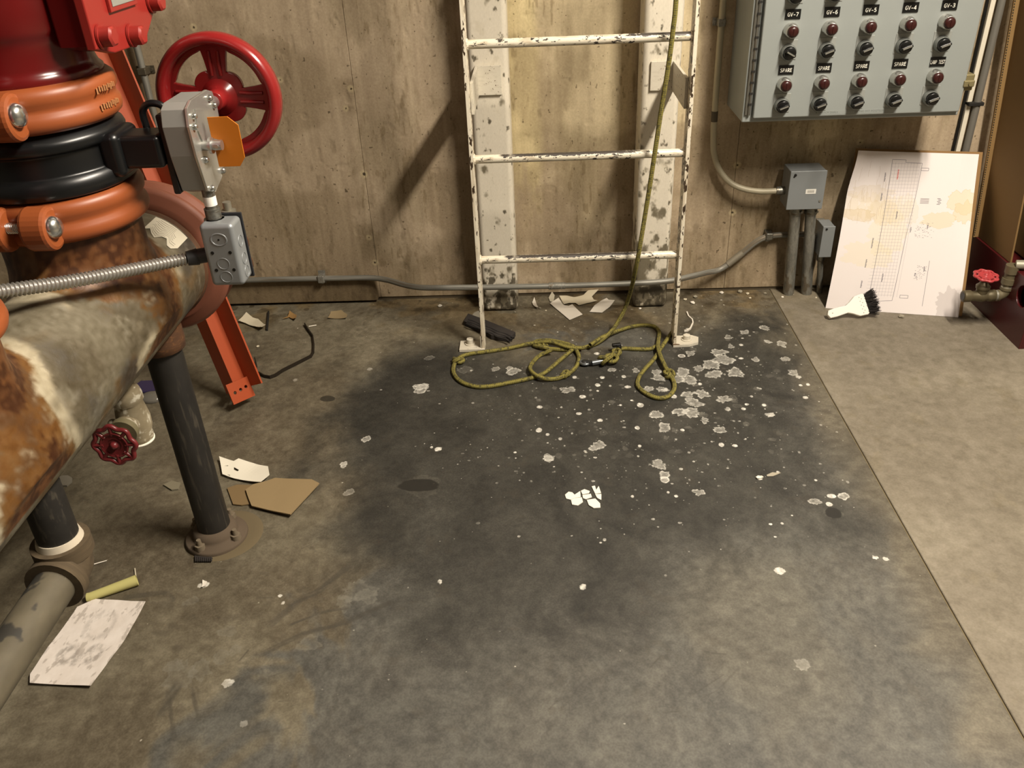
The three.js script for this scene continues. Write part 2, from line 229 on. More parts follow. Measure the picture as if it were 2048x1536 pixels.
const wallBump = dataMap(1024, 512, (u, v) => { const x = u * 3.7, y = v * 1.85; const p = sst(0.72, 0.82, fbm(x * 34 + 2, y * 26, 2)); const g = 150 + (fbm(x * 55, y * 6, 3) - 0.5) * 70 + (fbm(x * 18, y * 14, 4) - 0.5) * 60 - p * 90; return [g, g, g]; }, false);
const wallMat = mat(0xffffff, 0.86, 0, { map: wallMap, bumpMap: wallBump, bumpScale: 0.003 });
const wallUV = (x, y) => [(x + 1.75) / 3.7, y / 1.85];
const wallG = new THREE.Group(); wallG.name = 'wall_back'; wallG.userData = { kind: 'structure', label: 'board-marked tan concrete wall cast in tall panels' }; scene.add(wallG);
structure('wall_core', box(ROOM.x0 - 0.1, ROOM.x1 + 0.1, -0.02, ROOM.h + 0.1, -0.16, -0.004), mat(0x4a402f, 0.95), wallG);
const SEAMS = [ROOM.x0 - 0.05, -0.578, 0.637, 1.86, ROOM.x1 + 0.05];
for (let i = 0; i < 4; i++) structure('panel', uvBy(box(SEAMS[i] + 0.0004, SEAMS[i + 1] - 0.0004, 0.012, ROOM.h + 0.05, -0.03, 0, 0.0015), wallUV), wallMat, wallG);
const trim = structure('baseboard_back', uvBy(box(ROOM.x0, -0.586, 0.01, 0.098, -0.01, 0.024, 0.003), (x, y) => [(x + 1.9) / 3.7 + 0.31, (y * 1.4 + 0.02) / 1.85]), mat(0xbcb6a8, 0.85, 0, { map: wallMap, bumpMap: wallBump, bumpScale: 0.002 }));
trim.userData.label = 'dark plinth strip along the wall foot';
const plain = mat(0x69655b, 0.9);
structure('wall_left', box(ROOM.x0 - 0.15, ROOM.x0, 0, ROOM.h, 0, ROOM.z1), plain);
structure('wall_right', box(ROOM.x1, ROOM.x1 + 0.15, 0, ROOM.h, 0, ROOM.z1), plain);
structure('wall_front', box(ROOM.x0 - 0.15, ROOM.x1 + 0.15, 0, ROOM.h, ROOM.z1, ROOM.z1 + 0.15), plain);
structure('ceiling', box(ROOM.x0 - 0.15, ROOM.x1 + 0.15, ROOM.h, ROOM.h + 0.15, -0.1, ROOM.z1 + 0.15), mat(0x6f6c64, 0.9));

// fluorescent fitting and an unseen added fill light, both square to the back wall
function tubeLamp(at, power, label) {
  const [x, y, z] = at, g = thing('ceiling_light', label, 'ceiling light', at), tin = mat(0xb9b8b2, 0.5, 0.3);
  part('housing', box(x - 0.075, x + 0.075, y + 0.012, y + 0.075, z - 0.63, z + 0.63, 0.006), tin, g);
  part('diffuser', box(x - 0.06, x + 0.06, y - 0.05, y + 0.014, z - 0.6, z + 0.6, 0.004), mat(0xfff6e8, 0.5, 0, { emissive: LAMP.tint, emissiveIntensity: 4 }), g, 'glowing white wrap-round diffuser');
  for (const s of [-0.5, 0.5]) part('hanger', cyl([x, y + 0.07, z + s], [x, ROOM.h, z + s], 0.005, 0.005, 8), tin, g);
  const face = (w, h, px, py, rx, ry) => { const l = new THREE.RectAreaLight(LAMP.tint, power, w, h); l.position.set(px, py, 0); l.rotation.set(rx, ry, 0); l.castShadow = true; g.add(l); };
  face(0.12, 1.2, 0, -0.054, -Math.PI / 2, 0); face(1.2, 0.06, -0.064, -0.02, 0, Math.PI / 2); face(1.2, 0.06, 0.064, -0.02, 0, -Math.PI / 2);   // the lens glows below and along both sides
}
tubeLamp(LAMP.main, LAMP.mainPower, 'glowing tube light hanging over the control panel side');
tubeLamp(LAMP.back, LAMP.fillPower, 'dim tube light added out of view as fill');

// ---------------------------------------------------------------- shared materials
const galv = dataMap(256, 256, (u, v) => { const g = 150 + (fbm(u * 14, v * 14, 4) - 0.5) * 70 + (vn(u * 90, v * 90) - 0.5) * 14; const r = sst(0.6, 0.72, fbm(u * 9 + 30, v * 9, 4)); return mix([g, g, g * 0.98], [104, 84, 60], r * 0.45); });
const M = {
  galv: mat(0xd6d4cc, 0.42, 0.75, { map: galv }), galvDull: mat(0xdcd9cf, 0.5, 0.35, { map: galv }), steel: mat(0xc8c8c6, 0.28, 0.9), zinc: mat(0xcfd0cc, 0.22, 0.95),
  grey: mat(0x7b7f80, 0.42, 0.1), panel: mat(0x8f9491, 0.4, 0.05), black: mat(0x0c0c0c, 0.45), bakelite: mat(0x0d0d0c, 0.28), dark: mat(0x17140f, 0.8),
  rust: mat(0x6a4022, 0.85), blackPipe: null, red: mat(0xb3151a, 0.3, 0, { }), brown: mat(0x9a7a4c, 0.85),
};
const speck = (base, chip, scaleU, scaleV, thr, dirt, band) => dataMap(512, 1024, (u, v) => {
  const n = fbm(u * scaleU, v * scaleV, 4), n2 = fbm(u * scaleU * 2.7 + 31, v * scaleV * 2.7 + 11, 3); let c = base.slice();
  const d = fbm(u * 5 + 3, v * 14, 4); c = mix(c, dirt, sst(0.5, 0.75, d) * 0.35);
  let w = sst(thr, thr + 0.025, n * 0.6 + n2 * 0.4); if (band) w = Math.max(w, band(u, v, n, n2)); c = mix(c, chip, w);
  const s = (vn(u * 200, v * 400) - 0.5) * 10; return [c[0] + s, c[1] + s, c[2] + s];
});

// ---------------------------------------------------------------- control panel
{
  const x0 = 0.588, x1 = 1.204, y0 = 0.642, y1 = 1.5, zf = 0.222;
  const p = thing('control_panel', 'grey wall-mounted control panel with rows of lamps and selector switches', 'control panel', [0.896, y0, 0]);
  part('body', [box(x0, x1, y0, y1, 0.004, zf, 0.004)], M.panel, p);
  const door = part('door', [box(0.616, 1.198, y0 + 0.014, y1 - 0.014, zf, zf + 0.016, 0.004)], M.panel, p);
  part('hinge', [box(0.5935, 0.6015, y0 + 0.022, y1 - 0.03, zf, zf + 0.006, 0.0015), cyl([0.6045, y0 + 0.022, zf + 0.006], [0.6045, y1 - 0.03, zf + 0.006], 0.0042, 0.0042, 12)], M.galv, p, 'long grey piano hinge');
  const hk = part('hinge_knuckle', Array.from({ length: 26 }, (_, i) => box(0.600, 0.609, y0 + 0.05 + i * 0.03, y0 + 0.056 + i * 0.03, zf + 0.002, zf + 0.0108)), M.dark, p); hk.userData.kind = 'stuff';
  part('latch', [box(1.199, 1.224, 0.712, 0.756, zf - 0.03, zf + 0.008, 0.003), box(1.192, 1.222, 0.724, 0.742, zf + 0.008, zf + 0.02, 0.003), cyl([1.21, 0.733, zf + 0.01], [1.21, 0.733, zf + 0.024], 0.006)], mat(0x857b58, 0.5, 0.4), p, 'tarnished brass-coloured latch clip');
  const zd = zf + 0.016, cols = [0.692, 0.796, 0.899, 1.004, 1.106];
  const chrome = mat(0xc9c8c2, 0.25, 0.9), lens = mat(0x341412, 0.3), dull = mat(0x9a9d98, 0.5, 0.3), ring = mat(0x7d807c, 0.45, 0.5), mark = mat(0x77756c, 0.5);
  const plate = (txt) => canvasMap(256, 144, (c, w, h) => { c.fillStyle = '#090908'; c.fillRect(0, 0, w, h); c.fillStyle = '#e8e6da'; c.font = 'bold 78px monospace'; c.textAlign = 'center'; c.textBaseline = 'middle'; const s = txt.length > 5 ? 0.58 : txt.length > 4 ? 0.86 : 1; c.save(); c.translate(w / 2, h / 2); c.scale(s * 1.02, 1); c.fillText(txt, 0, 4); c.restore(); });
  const maps = {}, nameplate = (txt, x, y) => { maps[txt] ??= mat(0xffffff, 0.4, 0, { map: plate(txt) }); part('nameplate', uvBy(box(x - 0.0205, x + 0.0205, y - 0.0125, y + 0.0125, zd, zd + 0.0025), (a, b) => [(a - x + 0.0205) / 0.041, (b - y + 0.0125) / 0.025]), maps[txt], p, `black nameplate reading ${txt}`); };
  const pilot = (x, y) => { const l = part('pilot_light', [lathe([[0.0205, 0], [0.0205, 0.006], [0.019, 0.01], [0.0185, 0.02], [0.0165, 0.026], [0.0145, 0.027], [0.0145, 0.016]], [x, y, zd], [0, 0, 1], 28)], chrome, p); part('lens', [lathe([[0.0148, 0.018], [0.0148, 0.027], [0.013, 0.032], [0.009, 0.0345], [0.0001, 0.0355]], [x, y, zd], [0, 0, 1], 24), box(x - 0.0012, x + 0.0012, y - 0.008, y + 0.008, zd + 0.034, zd + 0.0365)], lens, l, 'dark red ribbed lens'); };
  const selector = (x, y, turn) => {
    const s = part('selector_switch', [lathe([[0.022, 0], [0.022, 0.008], [0.0205, 0.012], [0.019, 0.016], [0.0175, 0.018], [0.0175, 0.01]], [x, y, zd + 0.001], [0, 0, 1], 28)], ring, p);
    part('legend_plate', box(x - 0.0235, x + 0.0235, y - 0.02, y + 0.032, zd, zd + 0.0016, 0.0006), dull, s);
    part('knob', [lathe([[0.0165, 0.01], [0.0168, 0.024], [0.015, 0.029], [0.0001, 0.0295]], [x, y, zd], [0, 0, 1], 24), box(-0.0155, 0.0155, -0.004, 0.004, 0, 0.007, 0.002).rotateZ(turn).translate(x, y, zd + 0.028)], M.bakelite, s, 'black turning knob');
    part('pointer', box(-0.012, 0.012, -0.0018, 0.0018, 0, 0.0008).rotateZ(turn).translate(x, y, zd + 0.0348), mark, s);
  };
  const r1 = ['GV-7', 'GV-6', 'GV-5', 'GV-4', 'GV-3'], r2 = ['SPARE', 'SPARE', 'SPARE', 'SPARE', 'LAMP TEST'];
  cols.forEach((x, i) => {
    const d = i * 0.0018;
    selector(x, 0.978 + d, 0.35); pilot(x, 1.034 + d);
    nameplate(r1[i], x + 0.001, 0.932 + d); pilot(x, 0.891 + d); selector(x, 0.835 + d, i ? 0.35 : -0.5);
    nameplate(r2[i], x + 0.001, 0.788 + d); pilot(x, 0.7495 + d); selector(x, 0.692 + d, 0.35);
  });
  const words = canvasMap(1024, 48, (c, w, h) => { c.fillStyle = '#8f9491'; c.fillRect(0, 0, w, h); c.fillStyle = '#6f7370'; c.font = 'bold 36px sans-serif'; c.textBaseline = 'middle'; c.fillText('A SWITCH SHALL', 10, h / 2); c.fillText('IN THE OFF POSITION', 500, h / 2); });
  part('printed_note', uvBy(box(0.79, 1.02, 0.6615, 0.672, zd - 0.0006, zd + 0.0004), (a, b) => [(a - 0.79) / 0.23, (b - 0.6615) / 0.0105]), mat(0xffffff, 0.4, 0.05, { map: words }), p, 'faint printed line along the door bottom');
}

// ---------------------------------------------------------------- junction boxes and conduits on the wall
{
  const b = thing('junction_box', 'square grey screw-cover junction box below the control panel', 'junction box', [0.836, 0.335, 0.02]);
  part('body', box(0.783, 0.893, 0.336, 0.458, 0.03, 0.112, 0.002), M.grey, b);
  part('cover', [box(0.7815, 0.8945, 0.3345, 0.4595, 0.112, 0.118, 0.002)], M.grey, b);
  part('mounting_strut', box(0.8, 0.876, 0.35, 0.44, 0.0, 0.031), M.galvDull, b);
  part('screw', [cyl([0.7965, 0.4475, 0.117], [0.7965, 0.4475, 0.12], 0.0042), cyl([0.7935, 0.4415, 0.117], [0.7935, 0.4415, 0.1185], 0.0028)], M.black, b);
  part('screw', [cyl([0.884, 0.362, 0.117], [0.884, 0.362, 0.12], 0.0036)], M.galvDull, b);
  const bar = canvasMap(128, 64, (c, w, h) => { c.fillStyle = '#dcdad2'; c.fillRect(0, 0, w, h); c.fillStyle = '#55514a'; for (let i = 0; i < 16; i++) c.fillRect(22 + i * 5.4, 16, [2, 3, 1.4][i % 3], 34); });
  part('sticker', uvBy(box(0.8355, 0.8675, 0.386, 0.401, 0.1178, 0.1186), (x, y) => [(x - 0.8355) / 0.032, (y - 0.386) / 0.015]), mat(0xffffff, 0.6, 0, { map: bar }), b, 'small white barcode sticker');
  const s = thing('junction_box', 'small narrow grey junction box half behind the leaning drawing', 'junction box', [0.932, 0.168, 0.03]);
  part('body', box(0.9135, 0.951, 0.165, 0.27, 0.04, 0.104, 0.002), M.grey, s);
  part('cover', box(0.9125, 0.952, 0.164, 0.271, 0.104, 0.108, 0.0015), M.grey, s);
  part('mounting_strut', box(0.92, 0.945, 0.18, 0.26, 0, 0.041), M.galvDull, s);
  part('screw', cyl([0.924, 0.262, 0.107], [0.924, 0.262, 0.11], 0.0034), M.black, s);
  // two thick conduits rise from the floor into the square box
  for (const [x, xb, lab] of [[0.826, 0.853, 'thick galvanised conduit from floor to square junction box, nearer the control panel hinge side'], [0.875, 0.915, 'thick galvanised conduit from floor to square junction box, nearer the leaning drawing']]) {
    const c = thing('conduit', lab, 'conduit', [xb, 0, 0.04]);
    part('pipe', cyl([xb, 0, 0.036], [x, 0.315, 0.074], 0.0185, 0.0172, 24), M.galvDull, c);
    part('connector', [cyl([x, 0.306, 0.0735], [x, 0.338, 0.075], 0.0205, 0.0205, 24), cyl([x + 0.012, 0.318, 0.09], [x + 0.014, 0.318, 0.099], 0.004)], M.galv, c);
  }
  const sc = thing('conduit', 'thin grey conduit from floor to the small narrow junction box', 'conduit', [0.958, 0, 0.035]);
  part('pipe', cyl([0.962, 0, 0.03], [0.931, 0.152, 0.072], 0.0095), M.galvDull, sc); part('connector', cyl([0.934, 0.138, 0.068], [0.931, 0.166, 0.074], 0.0125), M.galv, sc);
  // curved conduit coming down beside the panel
  const ca = thing('conduit', 'painted conduit curving down beside the control panel into the square box', 'conduit', [0.55, 0.38, 0.02]);
  const paint = mat(0xa59d86, 0.5, 0.1);
  part('pipe', tube([[0.545, 1.6, 0.026], [0.545, 1.2, 0.026], [0.546, 0.8, 0.026], [0.548, 0.62, 0.026], [0.55, 0.56, 0.026], [0.556, 0.5, 0.028], [0.577, 0.446, 0.034], [0.612, 0.407, 0.044], [0.655, 0.388, 0.056], [0.71, 0.381, 0.066], [0.783, 0.383, 0.07]], 0.0095, 160, 14), paint, ca);
  part('coupling', cyl([0.5478, 0.63, 0.026], [0.5486, 0.598, 0.026], 0.0102, 0.0102, 16), mat(0x4a4234, 0.7), ca);
  part('connector', [cyl([0.757, 0.3825, 0.069], [0.784, 0.383, 0.07], 0.013, 0.013, 18), cyl([0.767, 0.3828, 0.0695], [0.774, 0.383, 0.07], 0.0148, 0.0148, 6)], M.galv, ca);
  part('strap', [box(0.523, 0.562, 0.875, 0.897, 0, 0.006, 0.001), box(0.534, 0.557, 0.875, 0.897, 0.0, 0.037, 0.004), cyl([0.527, 0.886, 0.004], [0.527, 0.886, 0.012], 0.005)], M.galvDull, ca, 'conduit clamp with screw');
  // long low conduit run: steps out round the columns, climbs to the small box
  const cb = thing('conduit', 'long low conduit running along the wall foot and stepping round the columns', 'conduit', [-0.2, 0.1, 0.04]);
  const lo = [[-1.2, 0.109, 0.04], [-1.05, 0.109, 0.04], [-0.9, 0.109, 0.04], [-0.7, 0.107, 0.04], [-0.6, 0.106, 0.042], [-0.54, 0.106, 0.062], [-0.46, 0.108, 0.118], [-0.4, 0.109, 0.142], [-0.3, 0.11, 0.15], [-0.1, 0.108, 0.152], [0.1, 0.107, 0.152], [0.3, 0.108, 0.15], [0.42, 0.109, 0.14], [0.5, 0.108, 0.105], [0.56, 0.1, 0.06], [0.6, 0.095, 0.035], [0.632, 0.109, 0.026], [0.68, 0.148, 0.022], [0.72, 0.186, 0.022], [0.752, 0.205, 0.022], [0.79, 0.212, 0.022], [0.85, 0.212, 0.022], [0.89, 0.2125, 0.023], [0.918, 0.213, 0.05]];
  part('pipe', tube(lo, 0.0098, 320, 14), M.galvDull, cb);
  part('coupling', [cyl([0.02, 0.1073, 0.152], [0.075, 0.107, 0.152], 0.0118, 0.0118, 18), cyl([0.03, 0.1073, 0.152], [0.03, 0.1073, 0.167], 0.003), cyl([0.062, 0.107, 0.152], [0.062, 0.107, 0.167], 0.003)], M.galvDull, cb);
  part('coupling', cyl([0.636, 0.112, 0.0255], [0.684, 0.152, 0.022], 0.0118, 0.0118, 18), mat(0x837c6c, 0.6, 0.4), cb);
  part('strap', [box(-0.781, -0.757, 0.086, 0.132, 0.024, 0.028), box(-0.781, -0.757, 0.094, 0.122, 0.024, 0.054, 0.004), cyl([-0.769, 0.09, 0.026], [-0.769, 0.09, 0.036], 0.005)], M.galvDull, cb, 'one-hole conduit strap');
  part('strap', [box(0.753, 0.776, 0.185, 0.225, 0, 0.004), box(0.753, 0.776, 0.2, 0.224, 0.0, 0.037, 0.004), cyl([0.7645, 0.19, 0.003], [0.7645, 0.19, 0.012], 0.005)], M.galv, cb, 'one-hole conduit strap');
  // riser conduit far left, behind the valve
  const cl = thing('conduit', 'thin grey conduit rising up the wall behind the red handwheel', 'conduit', [-1.215, 0.1, 0.03]);
  part('pipe', tube([[-1.215, 2.2, 0.03], [-1.215, 1.6, 0.03], [-1.215, 1.0, 0.03], [-1.215, 0.5, 0.03], [-1.215, 0.22, 0.03], [-1.21, 0.15, 0.034], [-1.185, 0.115, 0.04]], 0.0105, 120, 12), M.galvDull, cl);
  part('strap', [box(-1.245, -1.19, 0.8, 0.822, 0, 0.004), box(-1.229, -1.201, 0.8, 0.822, 0, 0.044, 0.004), cyl([-1.197, 0.811, 0.003], [-1.197, 0.811, 0.012], 0.005)], mat(0x514a3c, 0.6, 0.4), cl);
  // beside the panel on the right: white strip and grey conduit
  solo('wall_strip', 'narrow white strip running up the wall right of the control panel', 'strip', [box(1.326, 1.340, 0.02, 1.9, 0, 0.012, 0.002)], mat(0xd9d2bf, 0.5));
  solo('cable', 'thin black cable running up the wall left of the white strip', 'cable', [tube([[1.319, 0.0, 0.006], [1.319, 0.5, 0.006], [1.3195, 0.75, 0.006], [1.318, 0.95, 0.006], [1.316, 1.3, 0.006], [1.316, 1.9, 0.006]], 0.0045, 60, 8)], M.black);
  const cr = thing('conduit', 'grey conduit rising between the white strip and the cardboard sheet', 'conduit', [1.362, 0, 0.03]);
  part('pipe', cyl([1.356, 0, 0.0125], [1.356, 1.9, 0.0125], 0.011, 0.011, 18), mat(0x77746c, 0.5, 0.3), cr);
  part('clamp', [box(1.326, 1.372, 0.617, 0.628, 0.0, 0.027, 0.002)], M.dark, cr, 'dark clamp band');
}

// ---------------------------------------------------------------- columns and ladder
const creamDirty = (k) => dataMap(512, 1024, (u, v) => {
  let c = [214, 206, 188]; const n = fbm(u * 7 + k, v * 60, 4), m = fbm(u * 16 + k * 3, v * 130, 4); c = mix(c, [150, 136, 106], sst(0.66, 0.8, m) * 0.16 + sst(0.7, 0.8, n) * 0.12);
  const low = fbm(u * 9 + k * 7, v * 70 + 4, 4), y = v * 2.9;                                  // blistered, dirty foot
  const f = sst(0.46, 0.66, low + sst(k > 2 ? 0.5 : 0.26, 0.03, y) * (k > 2 ? 0.3 : 0.26) - (k > 2 ? 0.15 : 0.2)); c = mix(c, [88, 80, 62], f * 0.8); c = mix(c, [52, 46, 34], sst(0.6, 0.72, m + sst(0.24, 0.02, y) * 0.26 - 0.1) * 0.7);
  if (vn(u * 46 + k * 9, v * 520) > 0.985) c = mix(c, [70, 58, 40], 0.7);
  const s = (vn(u * 200, v * 800) - 0.5) * 10; return [c[0] + s, c[1] + s, c[2] + s];
});
for (const [x0, x1, k, lab] of [[-0.205, -0.086, 1, 'white painted square steel column behind the ladder, clean foot'], [0.306, 0.421, 3, 'white painted square steel column behind the hanging rope, grimy foot']]) {
  const g = new RoundedBoxGeometry(x1 - x0, ROOM.h - 0.004, 0.117, 4, 0.017).translate((x0 + x1) / 2, ROOM.h / 2, 0.0605);
  solo('steel_column', lab, 'column', uvBy(g, (x, y, z, nx, ny, nz) => [Math.abs(nx) > 0.8 ? 0.55 + z * 3.6 : (x - x0) / (x1 - x0) * 0.42, y / 2.9]), mat(0xffffff, 0.42, 0, { map: creamDirty(k) }));
}
{
  const L = thing('ladder', 'chipped white painted steel ladder fixed in front of the columns', 'ladder', [0.11, 0, 0.37]);
  const white = [222, 214, 194], chip = [58, 44, 30], dirt = [150, 128, 96];
  const railMat = mat(0xffffff, 0.45, 0, { map: speck(white, chip, 9, 60, 0.59, dirt) });
  const railWorn = mat(0xffffff, 0.45, 0, { map: speck(white, chip, 8, 70, 0.555, dirt) });
  const top = 2.75, xl = [-0.191, 0.409], zr0 = 0.342, zr1 = 0.392;
  for (const [i, x] of xl.entries()) part('rail', uvBy(box(x - 0.0055, x + 0.0055, 0.006, top, zr0, zr1, 0.0015), (a, b, c, nx) => [Math.abs(nx) > 0.7 ? (c - zr0) / 0.05 * 0.3 + 0.3 : (a - x + 0.0055) / 0.011 * 0.12, b / 1.6]), i ? railWorn : railMat, L);
  const bands = [0, 1, 2, 3, 4].map((k) => (u, v, n, n2) => { const d = Math.abs(u - 0.815) + (n - 0.5) * 0.16 + (n2 - 0.5) * 0.1, e = sst(0.1, 0.24, v + (n - 0.5) * 0.2) * sst(0.9 - (k % 3) * 0.1, 0.72, v + (n2 - 0.5) * 0.25); return (1 - sst(0.085, 0.1, d)) * e; });
  for (let k = 0; k < 8; k++) {
    const y = 0.299 + 0.3042 * k, r = 0.0118, g = cyl([xl[0], y, 0.37], [xl[1], y - 0.004, 0.37], r, r, 22, true);
    const u = clean(new THREE.CylinderGeometry(r, r, xl[1] - xl[0], 22, 1, true).rotateZ(-Math.PI / 2).translate((xl[0] + xl[1]) / 2, y, 0.37));
    part('rung', u, mat(0xffffff, 0.42, 0.05, { map: speck(white, [66, 60, 54], 6, 34, 0.61, dirt, bands[k % 5]) }), L);
    part('weld', [ball([xl[0] + 0.006, y, 0.37], 0.016, 0.45, 1, 1), ball([xl[1] - 0.006, y, 0.37], 0.016, 0.45, 1, 1)], k < 3 ? railMat : railMat, L);
  }
  const rustEdge = mat(0xffffff, 0.5, 0, { map: speck([202, 195, 178], [84, 64, 42], 9, 12, 0.68, [180, 172, 154]) });
  for (const yb of [0.724, 1.94]) {
    part('bracket', [box(xl[0] + 0.006, xl[0] + 0.014, yb, yb + 0.084, 0.126, 0.36, 0.001), box(xl[0] + 0.006, xl[0] + 0.082, yb, yb + 0.084, 0.12, 0.128, 0.001)], rustEdge, L, 'bent strap bracket onto the column');
    part('bracket', [box(xl[1] - 0.014, xl[1] - 0.006, yb - 0.004, yb + 0.078, 0.126, 0.36, 0.001), box(xl[1] - 0.078, xl[1] - 0.006, yb - 0.004, yb + 0.078, 0.12, 0.128, 0.001)], rustEdge, L, 'bent strap bracket onto the column');
  }
  part('foot', [box(-0.268, -0.187, 0, 0.009, 0.338, 0.398, 0.001), box(-0.2005, -0.1955, 0, 0.05, 0.344, 0.39, 0.001)], rustEdge, L, 'flat foot plate');
  part('foot', [extr(shapeOf([[0.404, -0.34], [0.47, -0.336], [0.49, -0.35], [0.484, -0.385], [0.455, -0.398], [0.404, -0.4]]), 0.008).rotateX(-Math.PI / 2)], rustEdge, L, 'flat foot plate, paint peeling');
  part('foot_bolt', hexBolt([-0.235, 0.009, 0.362], [0, 1, 0], 0.012, 0.02), rustEdge, L);
  part('foot_bolt', hexBolt([0.45, 0.008, 0.366], [0, 1, 0], 0.012, 0.018), rustEdge, L);
}

// ---------------------------------------------------------------- rope
{
  const ropeMap = dataMap(256, 64, (u, v) => { const a = Math.sin((u * 96 + v * 2) * Math.PI * 2), b = Math.sin((u * 96 - v * 2) * Math.PI * 2), n = fbm(u * 60, v * 6, 3); let c = mix([126, 117, 52], [88, 82, 38], sst(-0.3, 0.7, a * b)); c = mix(c, [58, 53, 28], sst(0.54, 0.68, n) * 0.7); return c; });
  ropeMap.wrapS = ropeMap.wrapT = THREE.RepeatWrapping;
  const ropeMat = mat(0xffffff, 0.85, 0, { map: ropeMap });
  const wrap = (g, len) => { const n = clean(g), u = n.attributes.uv; for (let i = 0; i < u.count; i++) u.setXY(i, u.getX(i) * len / 0.35, u.getY(i)); return n; };
  const r = 0.0064, fl = (...pts) => pts.map(([x, y, h = 0]) => F(x, y, r + h));
  const rt = (pts, n) => wrap(tube(pts, r, n, 10), curveOf(pts).getLength());
  const P = thing('rope', 'olive yellow rope hanging over the ladder and coiled on the floor', 'rope', [0.3, 0, 0.45]);
  const hang = [[1372, -600], [1362, -200], [1352, 0], [1346, 60], [1337, 130], [1321, 230], [1306, 330], [1291, 425], [1273, 530]].map(([x, y], i) => W(x, y, 0.412 + (i > 5 ? 0.004 * (i - 5) : 0)));
  const down = [F(1256, 600, 0.13), F(1238, 640, 0.06), F(1215, 670, 0.022), F(1185, 690, 0.008)];
  part('cord', [
    rt([...hang, ...down, ...fl([1140, 699], [1105, 698], [1085, 694, 0.006], [1068, 691], [1072, 683], [1100, 681, 0.01], [1140, 690, 0.012], [1152, 700, 0.004], [1158, 716], [1151, 735], [1132, 750, 0.003], [1108, 758], [1082, 755, 0.008], [1064, 744, 0.01], [1061, 732, 0.004], [1078, 712], [1104, 700, 0.014])], 420),
    rt(fl([1146, 698, 0.004], [1118, 722], [1090, 745], [1066, 755], [1020, 765], [975, 773], [945, 772], [920, 762], [907, 745], [909, 728], [918, 716], [938, 708], [975, 703], [1020, 696], [1060, 687, 0.006], [1100, 684, 0.016], [1135, 694, 0.012], [1165, 696, 0.006]), 220),
    rt(fl([1180, 690, 0.016], [1205, 674, 0.014], [1240, 660, 0.004], [1275, 651], [1305, 652], [1318, 663], [1317, 680, 0.006], [1316, 697, 0.012], [1325, 722, 0.012], [1336, 743, 0.006], [1347, 762], [1348, 779], [1336, 793], [1316, 796], [1294, 788], [1276, 772], [1278, 755], [1290, 738], [1308, 718, 0.002], [1325, 692, 0.004], [1345, 663, 0.012]), 220),
    rt(fl([1314, 692, 0.004], [1298, 698], [1270, 698], [1246, 697], [1232, 703, 0.006]), 60),
  ], ropeMat, P);
  const knot = (px, py, R, turn = 0) => { const c = F(px, py, R * 0.9); return part('knot', [new THREE.TorusKnotGeometry(R, r * 0.95, 90, 8, 2, 3).scale(1, 0.8, 1).rotateX(1.1).rotateY(turn).translate(...c)], ropeMat, P); };
  knot(916, 721, 0.011); knot(1131, 748, 0.01, 1); knot(1338, 748, 0.011, 2); knot(1216, 718, 0.02, 0.4); knot(1232, 706, 0.013, 1.2); knot(1085, 690, 0.011, 2.2);
  const a = F(1206, 722, 0.012), b = F(1184, 726, 0.01), e = F(1170, 725, 0.008);
  part('hook', [cyl(a, b, 0.009, 0.008, 14), new THREE.TorusGeometry(0.014, 0.0045, 10, 24, 4.6).rotateX(Math.PI / 2).rotateY(0.6).translate(e[0], 0.009, e[2])], mat(0x75797c, 0.35, 0.7), P, 'grey metal snap hook');
  part('hook_cover', [cyl(b, e, 0.0085, 0.009, 14), ball(e, 0.012, 1.2, 0.7, 1)], mat(0x1d1d1c, 0.5), P, 'black sleeve on the hook');
  part('tape', [box(-0.014, 0.014, -0.005, 0.005, -0.006, 0.006, 0.002).rotateY(0.2).translate(...F(1233, 690, 0.024)), box(-0.007, 0.007, -0.006, 0.006, -0.006, 0.006, 0.002).rotateY(0.9).translate(...F(1238, 694, 0.02))], M.black, P, 'scrap of black tape');
}

